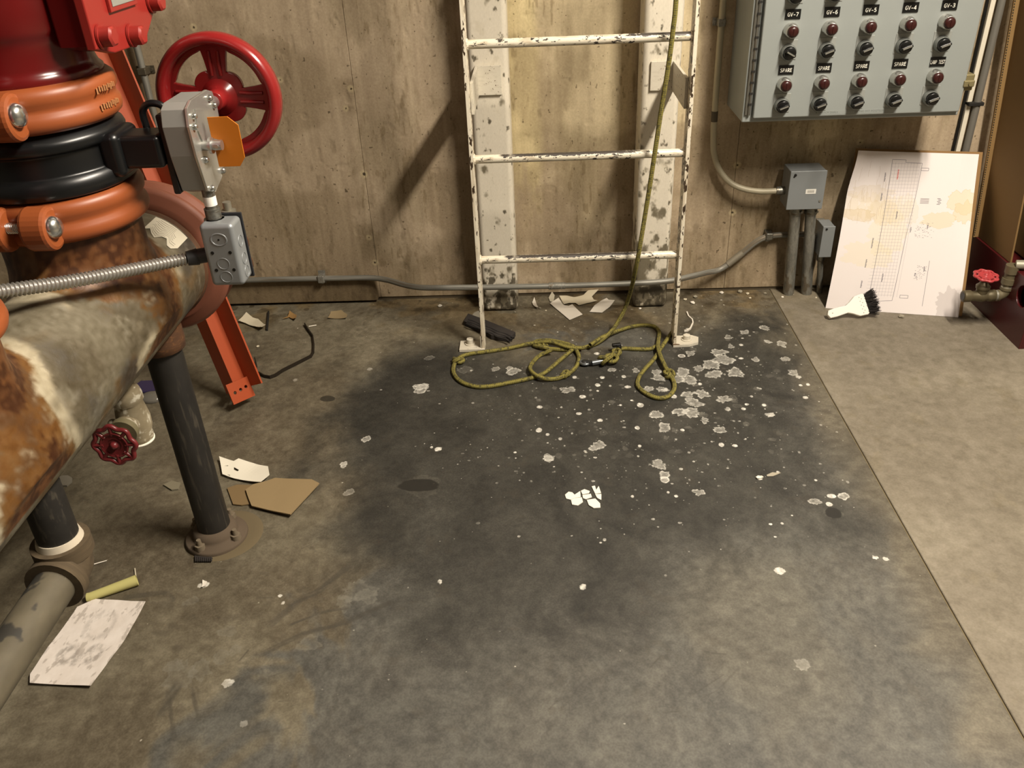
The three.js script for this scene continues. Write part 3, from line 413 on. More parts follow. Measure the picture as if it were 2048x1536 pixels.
// ---------------------------------------------------------------- pipework on the left
const HX = -0.765, HY = 0.663, HR = 0.11, R1 = 1.43, R2 = 1.87;
{
  // tee'd header: one continuous skin where the outlets are drawn out of the run
  const smin = (a, b, k) => { const h = Math.max(k - Math.abs(a - b), 0) / k; return Math.min(a, b) - h * h * k * 0.25; };
  const stub = (x, y, z, zs) => Math.max(Math.hypot(x - HX, z - zs) - HR + 0.0015, HY - y);
  const sdf = (x, y, z) => smin(Math.hypot(x - HX, y - HY) - HR, Math.min(stub(x, y, z, R1), stub(x, y, z, R2)), 0.045);
  const st = 0.006, lo = [HX - 0.127, 0.545, 1.2], n = [44, 51, 146], id = (i, j, k) => (k * n[1] + j) * n[0] + i, f = new Float32Array(n[0] * n[1] * n[2]);
  for (let k = 0; k < n[2]; k++) for (let j = 0; j < n[1]; j++) for (let i = 0; i < n[0]; i++) f[id(i, j, k)] = sdf(lo[0] + i * st, lo[1] + j * st, lo[2] + k * st);
  const vid = new Int32Array(f.length).fill(-1), P = [], N = [], Cc = [], U = [], I = [];
  const rustAt = (x, y, z) => {
    const big = pn(x * 9, y * 9, z * 9), mid = pn(x * 26 + 5, y * 26, z * 26), fine = pn(x * 90, y * 90 + 7, z * 90);
    let c = mix([108, 101, 84], [86, 78, 62], sst(-0.3, 0.35, big + mid * 0.4));
    c = mix(c, [98, 74, 44], sst(0.1, 0.5, pn(x * 13 + 30, y * 13, z * 7) + mid * 0.5) * 0.75);
    c = mix(c, [58, 54, 50], sst(0.14, 0.5, pn(x * 12, y * 12 + 50, z * 9) + fine * 0.2) * 0.72);
    c = mix(c, [132, 127, 111], sst(0.2, 0.5, pn(x * 20 + 70, y * 20, z * 14) + fine * 0.25) * 0.5);
    for (const zs of [R1, R2]) {
      const d = Math.hypot(x - HX, z - zs) - HR + big * 0.022 + mid * 0.011 + fine * 0.008, up = y > HY - 0.05 ? 1 : 0;
      if (!up) continue;
      const sx = sst(0.105, 0.06, Math.hypot(x - HX, z - zs) - HR) ;
      c = mix(c, [166, 156, 132], sst(0.06, 0.044, d) * sst(0.014, 0.028, d) * sx * sst(-0.05, 0.25, pn(x * 10 + 13, y * 10, z * 10) + mid * 0.35 + (z > zs ? 0.12 : -0.05)));
      c = mix(c, mix([112, 76, 38], [84, 56, 32], sst(-0.2, 0.3, mid + fine * 0.5)), sst(0.03, 0.016, d) * 0.9);
      c = mix(c, mix([74, 46, 26], [96, 60, 32], sst(-0.2, 0.3, fine + mid)), sst(0.012, 0.002, d));
    }
    return c.map((v) => Math.max(4, v + fine * 20 + mid * 10));
  };
  const lin = (v) => Math.pow(v / 255, 2.2);
  for (let k = 0; k < n[2] - 1; k++) for (let j = 0; j < n[1] - 1; j++) for (let i = 0; i < n[0] - 1; i++) {
    let m = 0, c = [0, 0, 0], w = 0; const v = [];
    for (let t = 0; t < 8; t++) { v[t] = f[id(i + (t & 1), j + ((t >> 1) & 1), k + (t >> 2))]; if (v[t] < 0) m |= 1 << t; }
    if (m === 0 || m === 255) continue;
    for (let a = 0; a < 8; a++) for (const bit of [1, 2, 4]) { const b = a ^ bit; if (b < a || (v[a] < 0) === (v[b] < 0)) continue; const s = v[a] / (v[a] - v[b]), A = [a & 1, (a >> 1) & 1, a >> 2], B = [b & 1, (b >> 1) & 1, b >> 2]; for (let q = 0; q < 3; q++) c[q] += A[q] + (B[q] - A[q]) * s; w++; }
    const p = [lo[0] + (i + c[0] / w) * st, lo[1] + (j + c[1] / w) * st, lo[2] + (k + c[2] / w) * st];
    vid[id(i, j, k)] = P.length / 3; P.push(...p);
    const e = 0.002, g = V(sdf(p[0] + e, p[1], p[2]) - sdf(p[0] - e, p[1], p[2]), sdf(p[0], p[1] + e, p[2]) - sdf(p[0], p[1] - e, p[2]), sdf(p[0], p[1], p[2] + e) - sdf(p[0], p[1], p[2] - e)).normalize(); N.push(g.x, g.y, g.z);
    Cc.push(...rustAt(...p).map(lin)); U.push(p[2] * 3, Math.atan2(p[1] - HY, p[0] - HX) * 0.33);
  }
  const quad = (a, b, c, d, flip) => { if (a < 0 || b < 0 || c < 0 || d < 0) return; flip ? I.push(a, c, b, a, d, c) : I.push(a, b, c, a, c, d); };
  for (let k = 1; k < n[2] - 1; k++) for (let j = 1; j < n[1] - 1; j++) for (let i = 1; i < n[0] - 1; i++) {
    const s = f[id(i, j, k)] < 0;
    if (s !== (f[id(i + 1, j, k)] < 0)) quad(vid[id(i, j - 1, k - 1)], vid[id(i, j, k - 1)], vid[id(i, j, k)], vid[id(i, j - 1, k)], !s);
    if (s !== (f[id(i, j + 1, k)] < 0)) quad(vid[id(i - 1, j, k - 1)], vid[id(i - 1, j, k)], vid[id(i, j, k)], vid[id(i, j, k - 1)], !s);
    if (s !== (f[id(i, j, k + 1)] < 0)) quad(vid[id(i - 1, j - 1, k)], vid[id(i, j - 1, k)], vid[id(i, j, k)], vid[id(i - 1, j, k)], !s);
  }
  const hdr = thing('header_pipe', 'large weathered steel header pipe with rusty upward outlets', 'pipe', [HX, HY - HR, 1.6]);
  const g = new THREE.BufferGeometry();
  g.setAttribute('position', new THREE.Float32BufferAttribute(P, 3)); g.setAttribute('normal', new THREE.Float32BufferAttribute(N, 3)); g.setAttribute('color', new THREE.Float32BufferAttribute(Cc, 3)); g.setAttribute('uv', new THREE.Float32BufferAttribute(U, 2)); g.setIndex(I);
  g.translate(-HX, -(HY - HR), -1.6);
  const skin = new THREE.Mesh(g, mat(0xffffff, 0.5, 0.15, { vertexColors: true, bumpMap: grain, bumpScale: 0.0015 })); skin.name = 'tee_run'; skin.castShadow = skin.receiveShadow = true; skin.userData.label = 'grey scuffed pipe with rust and pale scale round the outlets'; hdr.add(skin);
  part('pipe_run', cyl([HX, HY, 2.05], [HX, HY, 3.3], HR, HR, 48), mat(0x8d8268, 0.6, 0.15), hdr);
  const rustMap = dataMap(256, 256, (u, v) => { const a = fbm(u * 12, v * 12, 4), b = fbm(u * 40, v * 40, 3); return mix(mix([92, 60, 34], [64, 42, 26], a), [128, 84, 44], sst(0.55, 0.75, b) * 0.5); });
  const rustM = mat(0xffffff, 0.8, 0.1, { map: rustMap }), dustM = mat(0xd8cdb2, 0.85, 0, { map: rustMap });
  part('end_rim', lathe([[0.1, -0.012], [0.113, -0.012], [0.114, 0.008], [0.11, 0.014]], [HX, HY, 1.206], [0, 0, 1], 56), rustM, hdr, 'rusty groove rim at the pipe end');
  // torn label stuck on the pipe end
  const lab = canvasMap(128, 192, (c, w, h) => { c.fillStyle = '#cfc8b4'; c.fillRect(0, 0, w, h); c.fillStyle = '#6d675a'; for (let i = 0; i < 9; i++) c.fillRect(12 + (i % 3) * 5, 16 + i * 19, 60 + (i * 37) % 42, 4); });
  const sg = [], sp = (a, z) => [HX + (HR + 0.0012) * Math.sin(a), HY + (HR + 0.0012) * Math.cos(a), z], A0 = 0.42, A1 = 1.02;
  { const p = [], u = [], ix = []; for (let i = 0; i <= 8; i++) for (let j = 0; j <= 6; j++) { const a = A0 + (A1 - A0) * i / 8, z = 1.226 + (0.062 - 0.012 * Math.sin(i * 1.7)) * j / 6 ; p.push(...sp(a, z)); u.push(i / 8, j / 6); } for (let i = 0; i < 8; i++) for (let j = 0; j < 6; j++) { const q = i * 7 + j; ix.push(q, q + 1, q + 7, q + 7, q + 1, q + 8); } const q = new THREE.BufferGeometry(); q.setAttribute('position', new THREE.Float32BufferAttribute(p, 3)); q.setAttribute('uv', new THREE.Float32BufferAttribute(u, 2)); q.setIndex(ix); q.computeVertexNormals(); sg.push(q); }
  part('label', sg, mat(0xffffff, 0.8, 0, { map: lab, side: THREE.DoubleSide }), hdr, 'torn printed paper label');

  // grooved coupling and cap at the pipe end
  const salmon = mat(0x7e4b38, 0.6), orangeLt = mat(0x8e4a25, 0.42);
  const ec = thing('pipe_coupling', 'dusty salmon-orange grooved coupling capping the end of the header pipe', 'coupling', [HX, HY - 0.15, 1.165]);
  part('housing', lathe([[0.104, 0.05], [0.122, 0.052], [0.126, 0.046], [0.142, 0.044], [0.15, 0.036], [0.15, 0.028], [0.143, 0.022], [0.143, 0.012], [0.15, 0.006], [0.15, -0.006], [0.14, -0.014], [0.112, -0.016], [0.104, -0.012]], [HX, HY, 1.16], [0, 0, 1], 64), salmon, ec);
  for (const s of [-1, 1]) {
    part('ear', [box(HX + s * 0.16 - 0.026, HX + s * 0.16 + 0.026, HY - 0.034, HY - 0.01, 1.155, 1.19, 0.006)], rustM, ec);
    part('ear', [box(HX + s * 0.16 - 0.026, HX + s * 0.16 + 0.026, HY + 0.01, HY + 0.034, 1.155, 1.19, 0.006)], rustM, ec);
    part('bolt_pad', [box(HX + s * 0.155 - 0.022, HX + s * 0.155 + 0.022, HY + 0.06, HY + 0.071, 1.154, 1.19, 0.004)], salmon, ec);
    part('bolt', [cyl([HX + s * 0.163, HY - 0.04, 1.172], [HX + s * 0.163, HY + 0.108, 1.172], 0.008, 0.008, 14), cyl([HX + s * 0.163, HY + 0.07, 1.172], [HX + s * 0.163, HY + 0.074, 1.172], 0.02, 0.02, 20), cyl([HX + s * 0.163, HY + 0.074, 1.172], [HX + s * 0.163, HY + 0.092, 1.172], 0.0145, 0.0145, 6)], mat(0x8f8a7c, 0.5, 0.6), ec);
  }
  part('cap', lathe([[0.104, 0.02], [0.108, -0.02], [0.106, -0.04], [0.09, -0.055], [0.0001, -0.062]], [HX, HY, 1.16], [0, 0, 1], 48), salmon, ec);

  // riser couplings, valve bodies
  const coupling = (label, zc, yc, bx, mtl) => {
    const c = thing('pipe_coupling', label, 'coupling', [HX, yc - 0.032, zc]);
    part('housing', lathe([[0.107, -0.032], [0.119, -0.0315], [0.1255, -0.026], [0.128, -0.018], [0.1265, -0.009], [0.1225, -0.004], [0.1225, 0.003], [0.1265, 0.009], [0.128, 0.018], [0.1255, 0.026], [0.119, 0.0315], [0.107, 0.032]], [HX, yc, zc], [0, 1, 0], 72), mtl, c);
    const zb = zc + 0.128, ear = (x0, x1) => extr(shapeOf(ringPts(1, 28).map(([a, b]) => [a * 0.024, b * 0.027])), x1 - x0 - 0.012, 0.006).rotateY(Math.PI / 2).translate(x0 + 0.006, yc, zb);
    part('ear', ear(bx - 0.04, bx), mtl, c); part('ear', ear(bx - 0.108, bx - 0.066), mtl, c);
    part('bolt', [domeBolt([bx, yc + 0.004, zb + 0.006], [1, 0, 0], 0.0165, 0.014), cyl([bx - 0.14, yc + 0.004, zb + 0.006], [bx - 0.03, yc + 0.004, zb + 0.006], 0.0078, 0.0078, 16), corrugated([[bx - 0.14, yc + 0.004, zb + 0.006], [bx - 0.105, yc + 0.004, zb + 0.006], [bx - 0.07, yc + 0.004, zb + 0.006], [bx - 0.034, yc + 0.004, zb + 0.006]], 0.0079, 0.0026, 0.0006), cyl([bx - 0.126, yc + 0.004, zb + 0.006], [bx - 0.106, yc + 0.004, zb + 0.006], 0.0135, 0.0135, 6)], M.zinc, c, 'round-headed zinc bolt');
    return c;
  };
  coupling('orange grooved coupling between the rusty outlet and the black valve', R1, 0.868, -0.714, orangeLt);
  const up = coupling('orange grooved coupling between the black valve and the red check valve', R1, 1.028, -0.712, orangeLt);
  part('cast_lettering_pad', [0.012, -0.012].flatMap((dy, k) => Array.from({ length: 9 }, (_, i) => { const a = 0.62 - i * 0.045, rr_ = 0.1285; return box(-0.0018, 0.0018, -0.004 + (i % 3) * 0.001, 0.004, -0.001, 0.0012).rotateY(a + Math.PI / 2).translate(HX + rr_ * Math.cos(-a + 0.35), 1.028 + dy + (i % 2) * 0.0015, R1 + rr_ * Math.sin(a - 0.35 + 0.0) * 1.0); })), mat(0xb07a4c, 0.7), up, 'raised cast marks');
  coupling('orange grooved coupling on the second rusty outlet', R2, 0.868, -0.73, orangeLt);
  part('riser_pipe', cyl([HX, 0.835, R2], [HX, 2.6, R2], 0.108, 0.108, 40), mat(0x6e1418, 0.4), thing('riser_pipe', 'red riser pipe above the second rusty outlet', 'pipe', [HX, 0.9, R2]));

  const bv = thing('butterfly_valve', 'black butterfly valve with silver gearbox, red handwheel and orange flag', 'valve', [HX, 0.898, R1]);
  const blk = mat(0x111213, 0.32, 0.05);
  part('body', [lathe([[0.104, 0.896], [0.116, 0.9], [0.1235, 0.905], [0.1245, 0.915], [0.1235, 0.926], [0.116, 0.931], [0.113, 0.935], [0.113, 0.962], [0.116, 0.966], [0.122, 0.97], [0.1235, 0.978], [0.121, 0.985], [0.113, 0.99], [0.104, 1.0]], [HX, 0, R1], [0, 1, 0], 72),
    box(HX + 0.108, -0.572, 0.922, 0.972, R1 - 0.03, R1 + 0.03, 0.008), box(HX + 0.1, HX + 0.135, 0.912, 0.98, R1 - 0.042, R1 + 0.042, 0.012), box(-0.573, -0.562, 0.878, 1.0, R1 - 0.075, R1 + 0.02, 0.003)], blk, bv);
  part('lifting_lug', tube([[-0.612, 0.968, R1 - 0.03], [-0.612, 0.994, R1 - 0.03], [-0.6, 1.006, R1 - 0.03], [-0.582, 1.004, R1 - 0.03], [-0.572, 0.99, R1 - 0.03]], 0.0055, 40, 10), blk, bv);
  const cast = mat(0x8b8c87, 0.42, 0.25), sheet = mat(0xb5b3ab, 0.25, 0.7);
  // local frame: profile in (z, y), thickness along x
  const zy = (pts, x0, x1, bevel = 0.0015) => place(extr(shapeOf(pts.map(([z, y]) => [-z, y])), x1 - x0 - 2 * bevel, bevel), [x0 + bevel, 0, 0], [0, 0, -1], [0, 1, 0]);
  const gb = part('gearbox', [zy([[1.452, 1.006], [1.46, 0.984], [1.457, 0.94], [1.445, 0.884], [1.42, 0.874], [1.372, 0.888], [1.345, 0.93], [1.338, 0.985], [1.345, 1.006], [1.365, 1.013], [1.435, 1.013]], -0.561, -0.523)], cast, bv, 'cast silver gearbox');
  part('cover_plate', [zy([[1.455, 1.009], [1.463, 0.984], [1.46, 0.94], [1.448, 0.882], [1.42, 0.871], [1.37, 0.886], [1.342, 0.93], [1.335, 0.985], [1.343, 1.009], [1.365, 1.016], [1.435, 1.016]], -0.523, -0.5185, 0.0008), zy([[1.438, 0.972], [1.428, 0.948], [1.41, 0.968], [1.406, 0.996], [1.43, 1.002]], -0.5185, -0.516, 0.0005)], sheet, gb, 'bright metal cover plate');
  part('cover_screw', [[1.442, 0.995], [1.449, 0.981], [1.365, 1.004], [1.352, 0.99], [1.435, 0.927], [1.376, 0.892], [1.436, 0.882]].map(([z, y]) => domeBolt([-0.5185, y, z], [1, 0, 0], 0.0052, 0.007)), M.zinc, gb, 'bright pan-head screws');
  part('indicator_shaft', [cyl([-0.52, 0.9475, R1], [-0.488, 0.9475, R1], 0.0078, 0.0078, 20), cyl([-0.507, 0.9475, R1], [-0.503, 0.9475, R1], 0.0125, 0.0125, 22), cyl([-0.494, 0.9475, R1 + 0.0078], [-0.494, 0.9475, R1 + 0.0095], 0.003, 0.003, 10)], M.steel, gb, 'steel indicator shaft');
  part('flag', place(extr(shapeOf([[-0.506, 0.987], [-0.475, 0.987], [-0.461, 0.974], [-0.461, 0.924], [-0.471, 0.911], [-0.504, 0.911], [-0.504, 0.937], [-0.494, 0.941], [-0.494, 0.953], [-0.506, 0.956]]), 0.0016, 0.0003), [0, 0, R1 - 0.012], [1, 0, 0], [0, 1, 0]), mat(0xb8690e, 0.5), gb, 'orange position flag');
  // handwheel, axis toward the wall
  const HWc = [-0.528, 0.989, 1.292], wr = 0.1025, redM = mat(0x7e1c1c, 0.25);
  const hw = part('handwheel', [lathe([[wr - 0.017, -0.016], [wr - 0.006, -0.018], [wr - 0.001, -0.012], [wr, 0], [wr - 0.002, 0.01], [wr - 0.008, 0.016], [wr - 0.015, 0.015], [wr - 0.019, 0.01], [wr - 0.021, -0.004], [wr - 0.024, -0.008], [wr - 0.024, -0.013], [wr - 0.017, -0.016]], HWc, [0, 0, 1], 72)], redM, bv, 'glossy red handwheel');
  const win = (k) => { const a0 = k * Math.PI / 2 + 0.24, a1 = (k + 1) * Math.PI / 2 - 0.24, out = []; const R = wr - 0.027; for (let i = 0; i <= 10; i++) { const a = a0 + 0.02 + (a1 - a0 - 0.04) * i / 10; out.push([R * Math.cos(a), R * Math.sin(a)]); } const r2 = 0.041; for (let i = 0; i <= 8; i++) { const a = a1 - 0.02 - (a1 - a0 + 0.0) * i / 8, w = r2 + 0.004 * Math.cos((i / 8 - 0.5) * Math.PI); const m = (k + 0.5) * Math.PI / 2; out.push([w * Math.cos(m + (a - m) * 0.82), w * Math.sin(m + (a - m) * 0.82)]); } const b = new THREE.CatmullRomCurve3(out.map(([x, y]) => V(x, y, 0)), true, 'catmullrom', 0.35); return b.getPoints(48).slice(0, 48).map((p) => [p.x, p.y]); };
  part('spoke_web', [place(extr(shapeOf(ringPts(wr - 0.014, 56), [0, 1, 2, 3].map((k) => win(k).reverse())), 0.006, 0.0018), [HWc[0], HWc[1], HWc[2] - 0.012], [Math.cos(-0.05), Math.sin(-0.05), 0], [-Math.sin(-0.05), Math.cos(-0.05), 0]),
    ...[0, 1, 2, 3].flatMap((k) => [-1, 1].map((s) => tube([[0.034, s * 0.0075, 0], [0.05, s * 0.007, 0.001], [0.072, s * 0.0075, 0]], 0.003, 16, 8).rotateZ(k * Math.PI / 2 - 0.05).translate(HWc[0], HWc[1], HWc[2] - 0.004)))], redM, hw);
  part('hub', lathe([[0.0001, 0.03], [0.014, 0.03], [0.0155, 0.027], [0.0165, 0.01], [0.021, 0.006], [0.023, 0.001], [0.028, -0.002], [0.03, -0.006], [0.034, -0.009], [0.036, -0.014]], HWc, [0, 0, 1], 36), redM, hw);
  part('worm_shaft', cyl([HWc[0], HWc[1], 1.3], [HWc[0], HWc[1], 1.345], 0.01), M.steel, bv);

  // tamper switch wiring under the gearbox
  const jb = thing('handy_box', 'small galvanised utility box hanging under the silver gearbox', 'junction box', [-0.516, 0.726, 1.44]);
  const boxM = mat(0x8e9294, 0.42, 0.45), dk = mat(0x25262a, 0.6, 0.3);
  part('body', [new RoundedBoxGeometry(0.055, 0.106, 0.046, 4, 0.0075).translate(-0.516, 0.778, 1.439)], boxM, jb);
  part('cover', box(-0.545, -0.487, 0.722, 0.834, 1.412, 1.417, 0.001), dk, jb, 'dark cover plate');
  part('knockout', [0.765, 0.742].map((y) => new THREE.TorusGeometry(0.0095, 0.0006, 6, 28).translate(-0.516, y, 1.4622)), boxM, jb);
  part('knockout', [0.795, 0.765, 0.742].map((y) => new THREE.TorusGeometry(0.0095, 0.0006, 6, 28).rotateY(Math.PI / 2).translate(-0.4883, y, 1.44)), boxM, jb);
  part('screw_hole', [[-0.53, 0.784], [-0.501, 0.784], [-0.53, 0.754], [-0.501, 0.754], [-0.515, 0.806]].map(([x, y], i) => cyl([x, y, 1.4612], [x, y, 1.4626], i < 4 ? 0.0028 : 0.0016, i < 4 ? 0.0028 : 0.0016, 12)), M.black, jb);
  part('dimple', [new THREE.TorusGeometry(0.0125, 0.0022, 8, 28).scale(1, 0.8, 1).translate(-0.515, 0.806, 1.4608)], boxM, jb);
  part('nipple', [cyl([-0.527, 0.815, 1.43], [-0.527, 0.885, 1.43], 0.0098, 0.0098, 20), cyl([-0.527, 0.826, 1.43], [-0.527, 0.848, 1.43], 0.0125, 0.0125, 20), cyl([-0.527, 0.826, 1.43], [-0.527, 0.831, 1.43], 0.0165, 0.0165, 12)], M.galv, jb);
  const tagMap = canvasMap(64, 96, (c, w, h) => { c.fillStyle = '#e4e2da'; c.fillRect(0, 0, w, h); c.fillStyle = '#6a675f'; for (let i = 0; i < 5; i++) c.fillRect(20, 14 + i * 15, 22, 5); });
  part('nipple_label', lathe([[0.0101, 0.853], [0.0101, 0.868]], [-0.527, 0, 1.43], [0, 1, 0], 20), mat(0xffffff, 0.7, 0, { map: tagMap }), jb, 'white printed label');
  const fx = thing('flexible_conduit', 'ribbed flexible metal conduit running from the utility box past the rusty outlet', 'conduit', [-0.66, 0.76, 1.56]);
  const fp = [W(392, 514, 1.437), W(340, 524, 1.462), W(270, 538, 1.508), W(200, 552, 1.556), W(120, 566, 1.604), W(50, 576, 1.645), W(0, 583, 1.672), W(-70, 592, 1.71), W(-220, 610, 1.78)];
  part('hose', corrugated([W(385, 515, 1.437), ...fp.slice(1)], 0.0092, 0.0062, 0.0014), mat(0xaaa7a0, 0.35, 0.7), fx);
  part('connector', [cyl([-0.545, 0.772, 1.437], W(388, 514, 1.437), 0.0125, 0.0125, 18), cyl(W(396, 513, 1.437), W(374, 517, 1.445), 0.0138, 0.0118, 18)], mat(0x3d3d3e, 0.5, 0.5), fx, 'dark screw-on connector');

  // red check valve above
  const cv = thing('check_valve', 'glossy red check valve body with bolted side cover', 'valve', [HX, 1.06, R1]);
  const redB = mat(0x5c1111, 0.22), redC = mat(0x8a2721, 0.35);
  part('body', [lathe([[0.104, 1.05], [0.114, 1.055], [0.115, 1.066], [0.11, 1.071], [0.107, 1.08], [0.107, 1.108], [0.112, 1.12], [0.118, 1.13], [0.119, 1.16], [0.121, 1.28], [0.119, 1.42], [0.112, 1.46], [0.107, 1.48], [0.107, 1.56]], [HX, 0, R1], [0, 1, 0], 72), cyl([HX + 0.02, 1.235, R1 - 0.03], [-0.655, 1.235, R1 - 0.03], 0.105, 0.11, 48)], redB, cv);
  const cov = []; { const a = [[0.112, -0.118], [0.06, -0.131], [-0.01, -0.133], [-0.062, -0.126], [-0.108, -0.098], [-0.122, -0.05], [-0.124, 0.0], [-0.122, 0.07], [-0.1, 0.11], [-0.05, 0.135], [0.05, 0.135], [0.1, 0.118], [0.112, 0.07]]; for (const [z, y] of a) cov.push([1.392 + z * 0.98, 1.222 + y]); }
  part('cover_flange', [zy(cov.map(([z, y]) => [1.392 + (z - 1.392) * 0.93, 1.222 + (y - 1.222) * 0.97]), -0.66, -0.6185, 0.003)], redB, cv);
  const cp = part('cover', [zy(cov.map(([z, y]) => [z, y]), -0.619, -0.605, 0.002)], redC, cv, 'bright red bolted cover');
  for (const [z, y] of [[1.484, 1.116], [1.39, 1.103], [1.293, 1.137], [1.282, 1.25], [1.484, 1.34], [1.39, 1.36], [1.3, 1.34]]) part('cover_bolt', [cyl([-0.604, y, z], [-0.601, y, z], 0.0165, 0.0165, 20), cyl([-0.601, y, z], [-0.587, y, z], 0.0145, 0.0145, 6), cyl([-0.587, y, z], [-0.584, y, z], 0.0145, 0.011, 6)], redC, cp);
  part('nameplate', [zy([[1.44, 1.142], [1.35, 1.142], [1.35, 1.25], [1.44, 1.25]], -0.605, -0.6, 0.001)], redC, cp);
  part('nameplate_face', [zy([[1.434, 1.148], [1.356, 1.148], [1.356, 1.244], [1.434, 1.244]], -0.6, -0.599, 0.0003)], mat(0xa9aaa2, 0.4, 0.5), cp, 'grey metal data plate');
  part('riser_pipe', cyl([HX, 1.54, R1], [HX, 2.7, R1], 0.108, 0.108, 40), redB, cv);

  // floor stand under the pipe end
  const blkMap = dataMap(256, 512, (u, v) => { const a = fbm(u * 6, v * 10, 4), b = fbm(u * 30, v * 8 + 20, 3); return mix(mix([30, 28, 26], [50, 47, 42], a), [96, 88, 74], sst(0.6, 0.78, b) * 0.45 + sst(0.68, 0.8, a) * 0.4); });
  M.blackPipe = mat(0xffffff, 0.55, 0.1, { map: blkMap });
  const ps = thing('pipe_stand', 'black pipe post bolted to the floor under the header pipe', 'pipe stand', [HX, 0, 1.254]);
  const dirtM = mat(0x56493a, 0.9);
  part('post', cyl([HX, 0.02, 1.254], [HX, 0.522, 1.254], 0.036, 0.036, 32), M.blackPipe, ps);
  part('collar', [lathe([[0.036, 0.5], [0.045, 0.502], [0.047, 0.52], [0.046, 0.56], [0.05, 0.58]], [HX, 0, 1.254], [0, 1, 0], 36), ball([HX, 0.552, 1.254], 0.045, 1, 0.5, 1)], rustM, ps, 'rusty socket');
  part('floor_flange', lathe([[0.036, 0.04], [0.046, 0.036], [0.05, 0.024], [0.052, 0.016], [0.067, 0.013], [0.07, 0.008], [0.07, 0]], [HX, 0, 1.254], [0, 1, 0], 44), dirtM, ps, 'dust-covered floor flange');
  part('grout_pad', lathe([[0.0001, 0.004], [0.068, 0.004], [0.08, 0.003], [0.088, 0]], [HX + 0.014, 0, 1.246], [0, 1, 0], 44), mat(0x62563f, 0.95), ps, 'ring of caked dirt');
  for (const a of [0.35, 1.9, 3.5, 5.05]) part('flange_bolt', [cyl([HX + 0.056 * Math.cos(a), 0.013, 1.254 + 0.056 * Math.sin(a)], [HX + 0.056 * Math.cos(a), 0.026, 1.254 + 0.056 * Math.sin(a)], 0.012, 0.0115, 6), cyl([HX + 0.056 * Math.cos(a), 0.026, 1.254 + 0.056 * Math.sin(a)], [HX + 0.056 * Math.cos(a), 0.04, 1.254 + 0.056 * Math.sin(a)], 0.006, 0.005, 10)], mat(0x6e6250, 0.9), ps);

  // drain leg: drop, elbow, run toward the viewer
  const dr = thing('drain_pipe', 'black drain pipe dropping from the header into a brown elbow', 'pipe', [-0.776, 0.3, 1.72]);
  part('drop', cyl([-0.776, 0.4, 1.72], [-0.774, 0.575, 1.72], 0.031, 0.031, 28), M.blackPipe, dr);
  const el = mat(0xffffff, 0.85, 0, { map: dataMap(128, 128, (u, v) => mix([94, 80, 58], [68, 56, 40], fbm(u * 8, v * 8, 4))) });
  const arc = Array.from({ length: 9 }, (_, i) => { const a = i / 8 * Math.PI / 2; return [-0.776, 0.396 - 0.036 * Math.sin(a), 1.72 + 0.036 * (1 - Math.cos(a))]; });
  part('elbow', [tube(arc, 0.041, 24, 24), cyl([-0.776, 0.384, 1.72], [-0.776, 0.41, 1.72], 0.0445, 0.0445, 28), cyl([-0.776, 0.36, 1.752], [-0.776, 0.36, 1.772], 0.0455, 0.0455, 28), ball([-0.776, 0.367, 1.728], 0.041)], el, dr, 'dusty brown elbow');
  part('thread_tape', cyl([-0.776, 0.409, 1.72], [-0.776, 0.421, 1.72], 0.036, 0.033, 28), mat(0xc9beaa, 0.85), dr, 'pale band of thread compound');
  part('run', cyl([-0.776, 0.36, 1.765], [-0.776, 0.36, 3.1], 0.032, 0.032, 28), mat(0xffffff, 0.7, 0.05, { map: dataMap(256, 512, (u, v) => { const a = fbm(u * 5, v * 30, 4); return mix(mix([104, 96, 78], [84, 77, 62], fbm(u * 12, v * 50, 3)), [44, 42, 38], sst(0.56, 0.62, a) * 0.85); }) }), dr);

  // drain valve under the header
  const dv = thing('drain_valve', 'crusted gate valve with a dark red handwheel hanging under the header pipe', 'valve', [HX, 0.385, 1.405]);
  const crust = mat(0xffffff, 0.85, 0.05, { map: dataMap(128, 128, (u, v) => mix(mix([150, 140, 116], [112, 98, 72], fbm(u * 7, v * 7, 4)), [196, 190, 172], sst(0.56, 0.7, fbm(u * 12 + 9, v * 12, 4)))) });
  const vx = -0.784, vz = 1.4;
  part('body', [lathe([[0.016, 0.57], [0.018, 0.498], [0.026, 0.494], [0.029, 0.482], [0.029, 0.470], [0.025, 0.466], [0.028, 0.451], [0.031, 0.431], [0.03, 0.411], [0.026, 0.398], [0.027, 0.391], [0.025, 0.380], [0.018, 0.378]], [vx, 0, vz], [0, 1, 0], 28), cyl([vx, 0.432, vz], [vx, 0.430, vz + 0.04], 0.024, 0.02, 24), ball([vx - 0.036, 0.426, vz + 0.012], 0.009)], crust, dv);
  part('bonnet', [cyl([vx, 0.430, vz + 0.036], [vx, 0.429, vz + 0.048], 0.0255, 0.0255, 28), cyl([vx, 0.429, vz + 0.046], [vx, 0.428, vz + 0.08], 0.0125, 0.0115, 18)], mat(0x7c7458, 0.6, 0.2), dv);
  part('outlet_ring', lathe([[0.018, 0.376], [0.027, 0.378], [0.0275, 0.383], [0.018, 0.385]], [vx, 0, vz], [0, 1, 0], 28), mat(0xd9d4c4, 0.7), dv, 'white rim at the outlet');
  part('mineral_drip', lathe([[0.003, 0.379], [0.002, 0.370], [0.0004, 0.358]], [vx - 0.005, 0, vz + 0.022], [0, 1, 0], 10), mat(0xd9d4c4, 0.7), dv, 'small white drip');
  wheel8([vx, 0.428, vz + 0.085], [0, 0.06, 1], 0.041, mat(0x6a2325, 0.35), dv);
}
